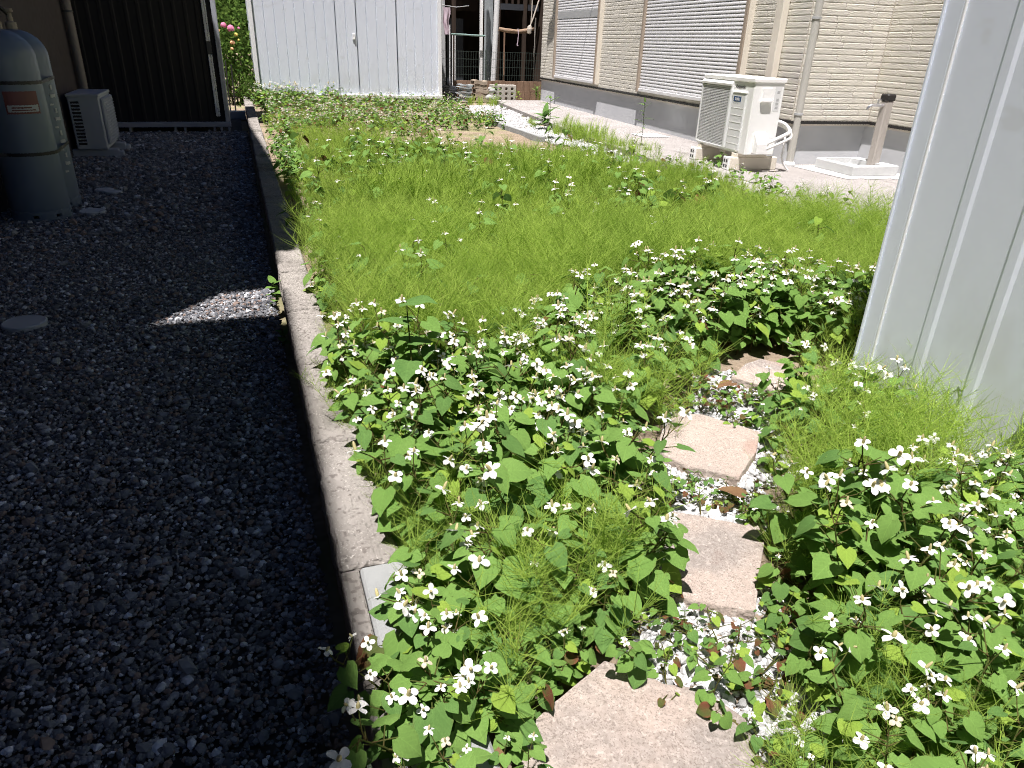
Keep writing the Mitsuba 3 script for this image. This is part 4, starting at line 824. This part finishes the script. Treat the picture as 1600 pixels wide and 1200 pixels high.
for p in rh_.uniform((.25, 1.1), (.34, 3.2), (26, 2)): instance(ht, f'tile_horsetail_{rh_.integers(5)}', *p, .06, rh_.uniform(0, 360), float(rh_.uniform(.35, .6)), rh_.normal(0, 9, 2))
for p in scatter(Polygon([(.4, 9.5), (.4, 12.5), (2.2, 11), (2.3, 9.6)]), .34, rh_): instance(ht, f'tile_horsetail_far_{rh_.integers(5)}', *p, .06, rh_.uniform(0, 360), float(rh_.uniform(.4, .7)), rh_.normal(0, 4, 2))
for p in scatter(Polygon([(4.1, 9.3), (4.35, 10.2), (4.42, 9.6), (4.30, 8.2), (4.25, 7.2), (4.1, 7.2)]), .16, rh_): instance(ht, f'tile_horsetail_far_{rh_.integers(5)}', *p, .08, rh_.uniform(0, 360), float(rh_.uniform(.45, .8)), rh_.normal(0, 4, 2))

# other weeds that stand out
def lance_weed(name, label, x, y_, h, n, L, W, k, z=.07, cat_='weed', erect=.2, petals=0):
    r = np.random.default_rng(int(x * 1000 + y_ * 77)); t = thing(name, label, cat_)
    v, f, u = solid(tube([(0, 0, 0), (.01, 0, h * .5), (.0, .012, h)], [.004, .0035, .002], 6), 6); part(t, 'stem', trimesh.Trimesh(v, f, process=False), 'mat_foliage', uv=u, smooth=True, m=tf(o=(x, y_, z)))
    az = r.uniform(0, 6)
    for i in range(n):
        az += 2.4 + r.normal(0, .2); q = .25 + .75 * i / max(n - 1, 1); s = L * r.uniform(.75, 1.1)
        v, f, u = blade(s, W * r.uniform(.85, 1.1), .15, .25, k, r)
        if W < L * .6: v[:, 0] *= .8; v[:, 1] = np.maximum(v[:, 1], 0)
        v = place(v, az, erect + r.normal(0, .2) - .7 * q, r.normal(0, .1), np.array([0, 0, h * q])); part(t, 'leaf', trimesh.Trimesh(v, f, process=False), 'mat_foliage', uv=u, smooth=True, m=tf(o=(x, y_, z)))
    return t
lance_weed('knotweed', 'taller red stemmed weed with large heart shaped leaves near the curb', .42, 2.10, .44, 6, .11, .095, 1, erect=.35)
lance_weed('lance_leaf_weed', 'upright weed with narrow pointed light green leaves left of the stepping stones', 1.22, 2.14, .42, 7, .11, .034, 0, erect=.1)
lance_weed('pebble_sprout', 'leafy sprout rising at the edge of the white pebbles by the kerb end', 3.86, 9.35, .55, 12, .16, .05, 0, z=.09, erect=.4)
lance_weed('broad_leaf_clump', 'dark green broad leaved clump against the concrete edge', 4.22, 10.4, .22, 12, .26, .11, 1, z=.09, erect=.0)
lance_weed('tall_sprout', 'tall thin sprout by the concrete edge near the white cover', 4.62, 8.2, .55, 12, .13, .035, 0, z=.10, erect=.2)
lance_weed('seedling_bush', 'small leafy seedling on the pebbles at the far end of the kerb', 3.95, 11.6, .26, 9, .12, .06, 1, z=.09, erect=.3)
lance_weed('stack_weed', 'leafy weed growing before the white rocks and tile stack', 4.95, 14.9, .36, 14, .17, .07, 0, z=.09, erect=.2)
lance_weed('block_weed', 'low weed beside the hollow concrete block', 5.62, 15.45, .16, 8, .12, .05, 2, z=.14, erect=.1)
lance_weed('corner_weed', 'pale green weed before the plank edging at the house corner', 6.15, 15.7, .26, 18, .15, .03, 0, z=.10, erect=-.2)
lance_weed('curb_foot_weed', 'small leafy weed at the outer foot of the curb beside the sunlit gravel wedge', .055, 3.62, .14, 9, .055, .045, 0, z=.0, erect=.1)
lance_weed('crack_weed', 'tiny leafy sprout in the shade at the outer foot of the curb', .06, 3.1, .08, 6, .04, .03, 1, z=.0, erect=.1)
gt = thing('grass_tuft', 'bright green grass tuft sprouting along the concrete edge', 'grass', kind='stuff')
def tuft(n, h, r):
    a = r.uniform(0, 2 * np.pi, n); o = r.normal(0, .05, (n, 2)); L = h * r.uniform(.5, 1.1, n); lean = r.uniform(.1, .6, n); V, F = [], []
    for i in range(n):
        d = np.array([math.cos(a[i]), math.sin(a[i]), 0]); s = np.array([-d[1], d[0], 0]) * .003; b = np.r_[o[i], 0]; m = b + d * L[i] * lean[i] * .35 + [0, 0, L[i] * .6]; t = b + d * L[i] * lean[i] + [0, 0, L[i] * (1 - .3 * lean[i])]
        V.append([b - s, b + s, m - s, m + s, t]); F.append(np.array([[0, 1, 3], [0, 3, 2], [2, 3, 4]]) + 5 * i)
    return trimesh.Trimesh(np.array(V).reshape(-1, 3), np.vstack(F), process=False), np.tile([.5, .5], (5 * n, 1))
for k in range(2):
    m, uv = tuft(70, .28, rh_); group(f'tile_tuft_{k}', m, 'mat_horsetail', uv)
for x, y_, s in ((4.28, 9.35, 1.1), (4.36, 9.0, 1.2), (4.25, 8.7, .9), (4.45, 9.6, .7), (4.15, 9.8, .7), (4.35, 8.2, .7), (4.5, 7.8, .7), (4.2, 10.8, .5), (4.3, 11.2, .5), (4.7, 14.4, .9), (4.5, 14.6, .8), (4.85, 14.7, .8), (4.4, 14.9, .8), (3.5, 3.4, .9), (6.25, 15.6, .9)):
    instance(gt, f'tile_tuft_{rh_.integers(2)}', x, y_, .09, rh_.uniform(0, 360), s)
for i, (x, y_, a, lab) in enumerate(((1.19, 1.345, 40, 'curled brown dead leaf beside the second stepping stone'), (1.60, 1.98, 100, 'brown dead leaf lying by the farthest stepping stone'), (.28, .80, 150, 'brown dead leaf under the clump at the curb corner'))):
    v, f, u = blade(.07, .055, .4, .3, 7, rh_)
    single('dead_leaf', trimesh.Trimesh(v, f, process=False), 'mat_foliage', lab, 'leaf', uv=u, smooth=True, m=TF().translate([x, y_, .135]).rotate([0, 0, 1], a).rotate([1, 0, 0], 10))
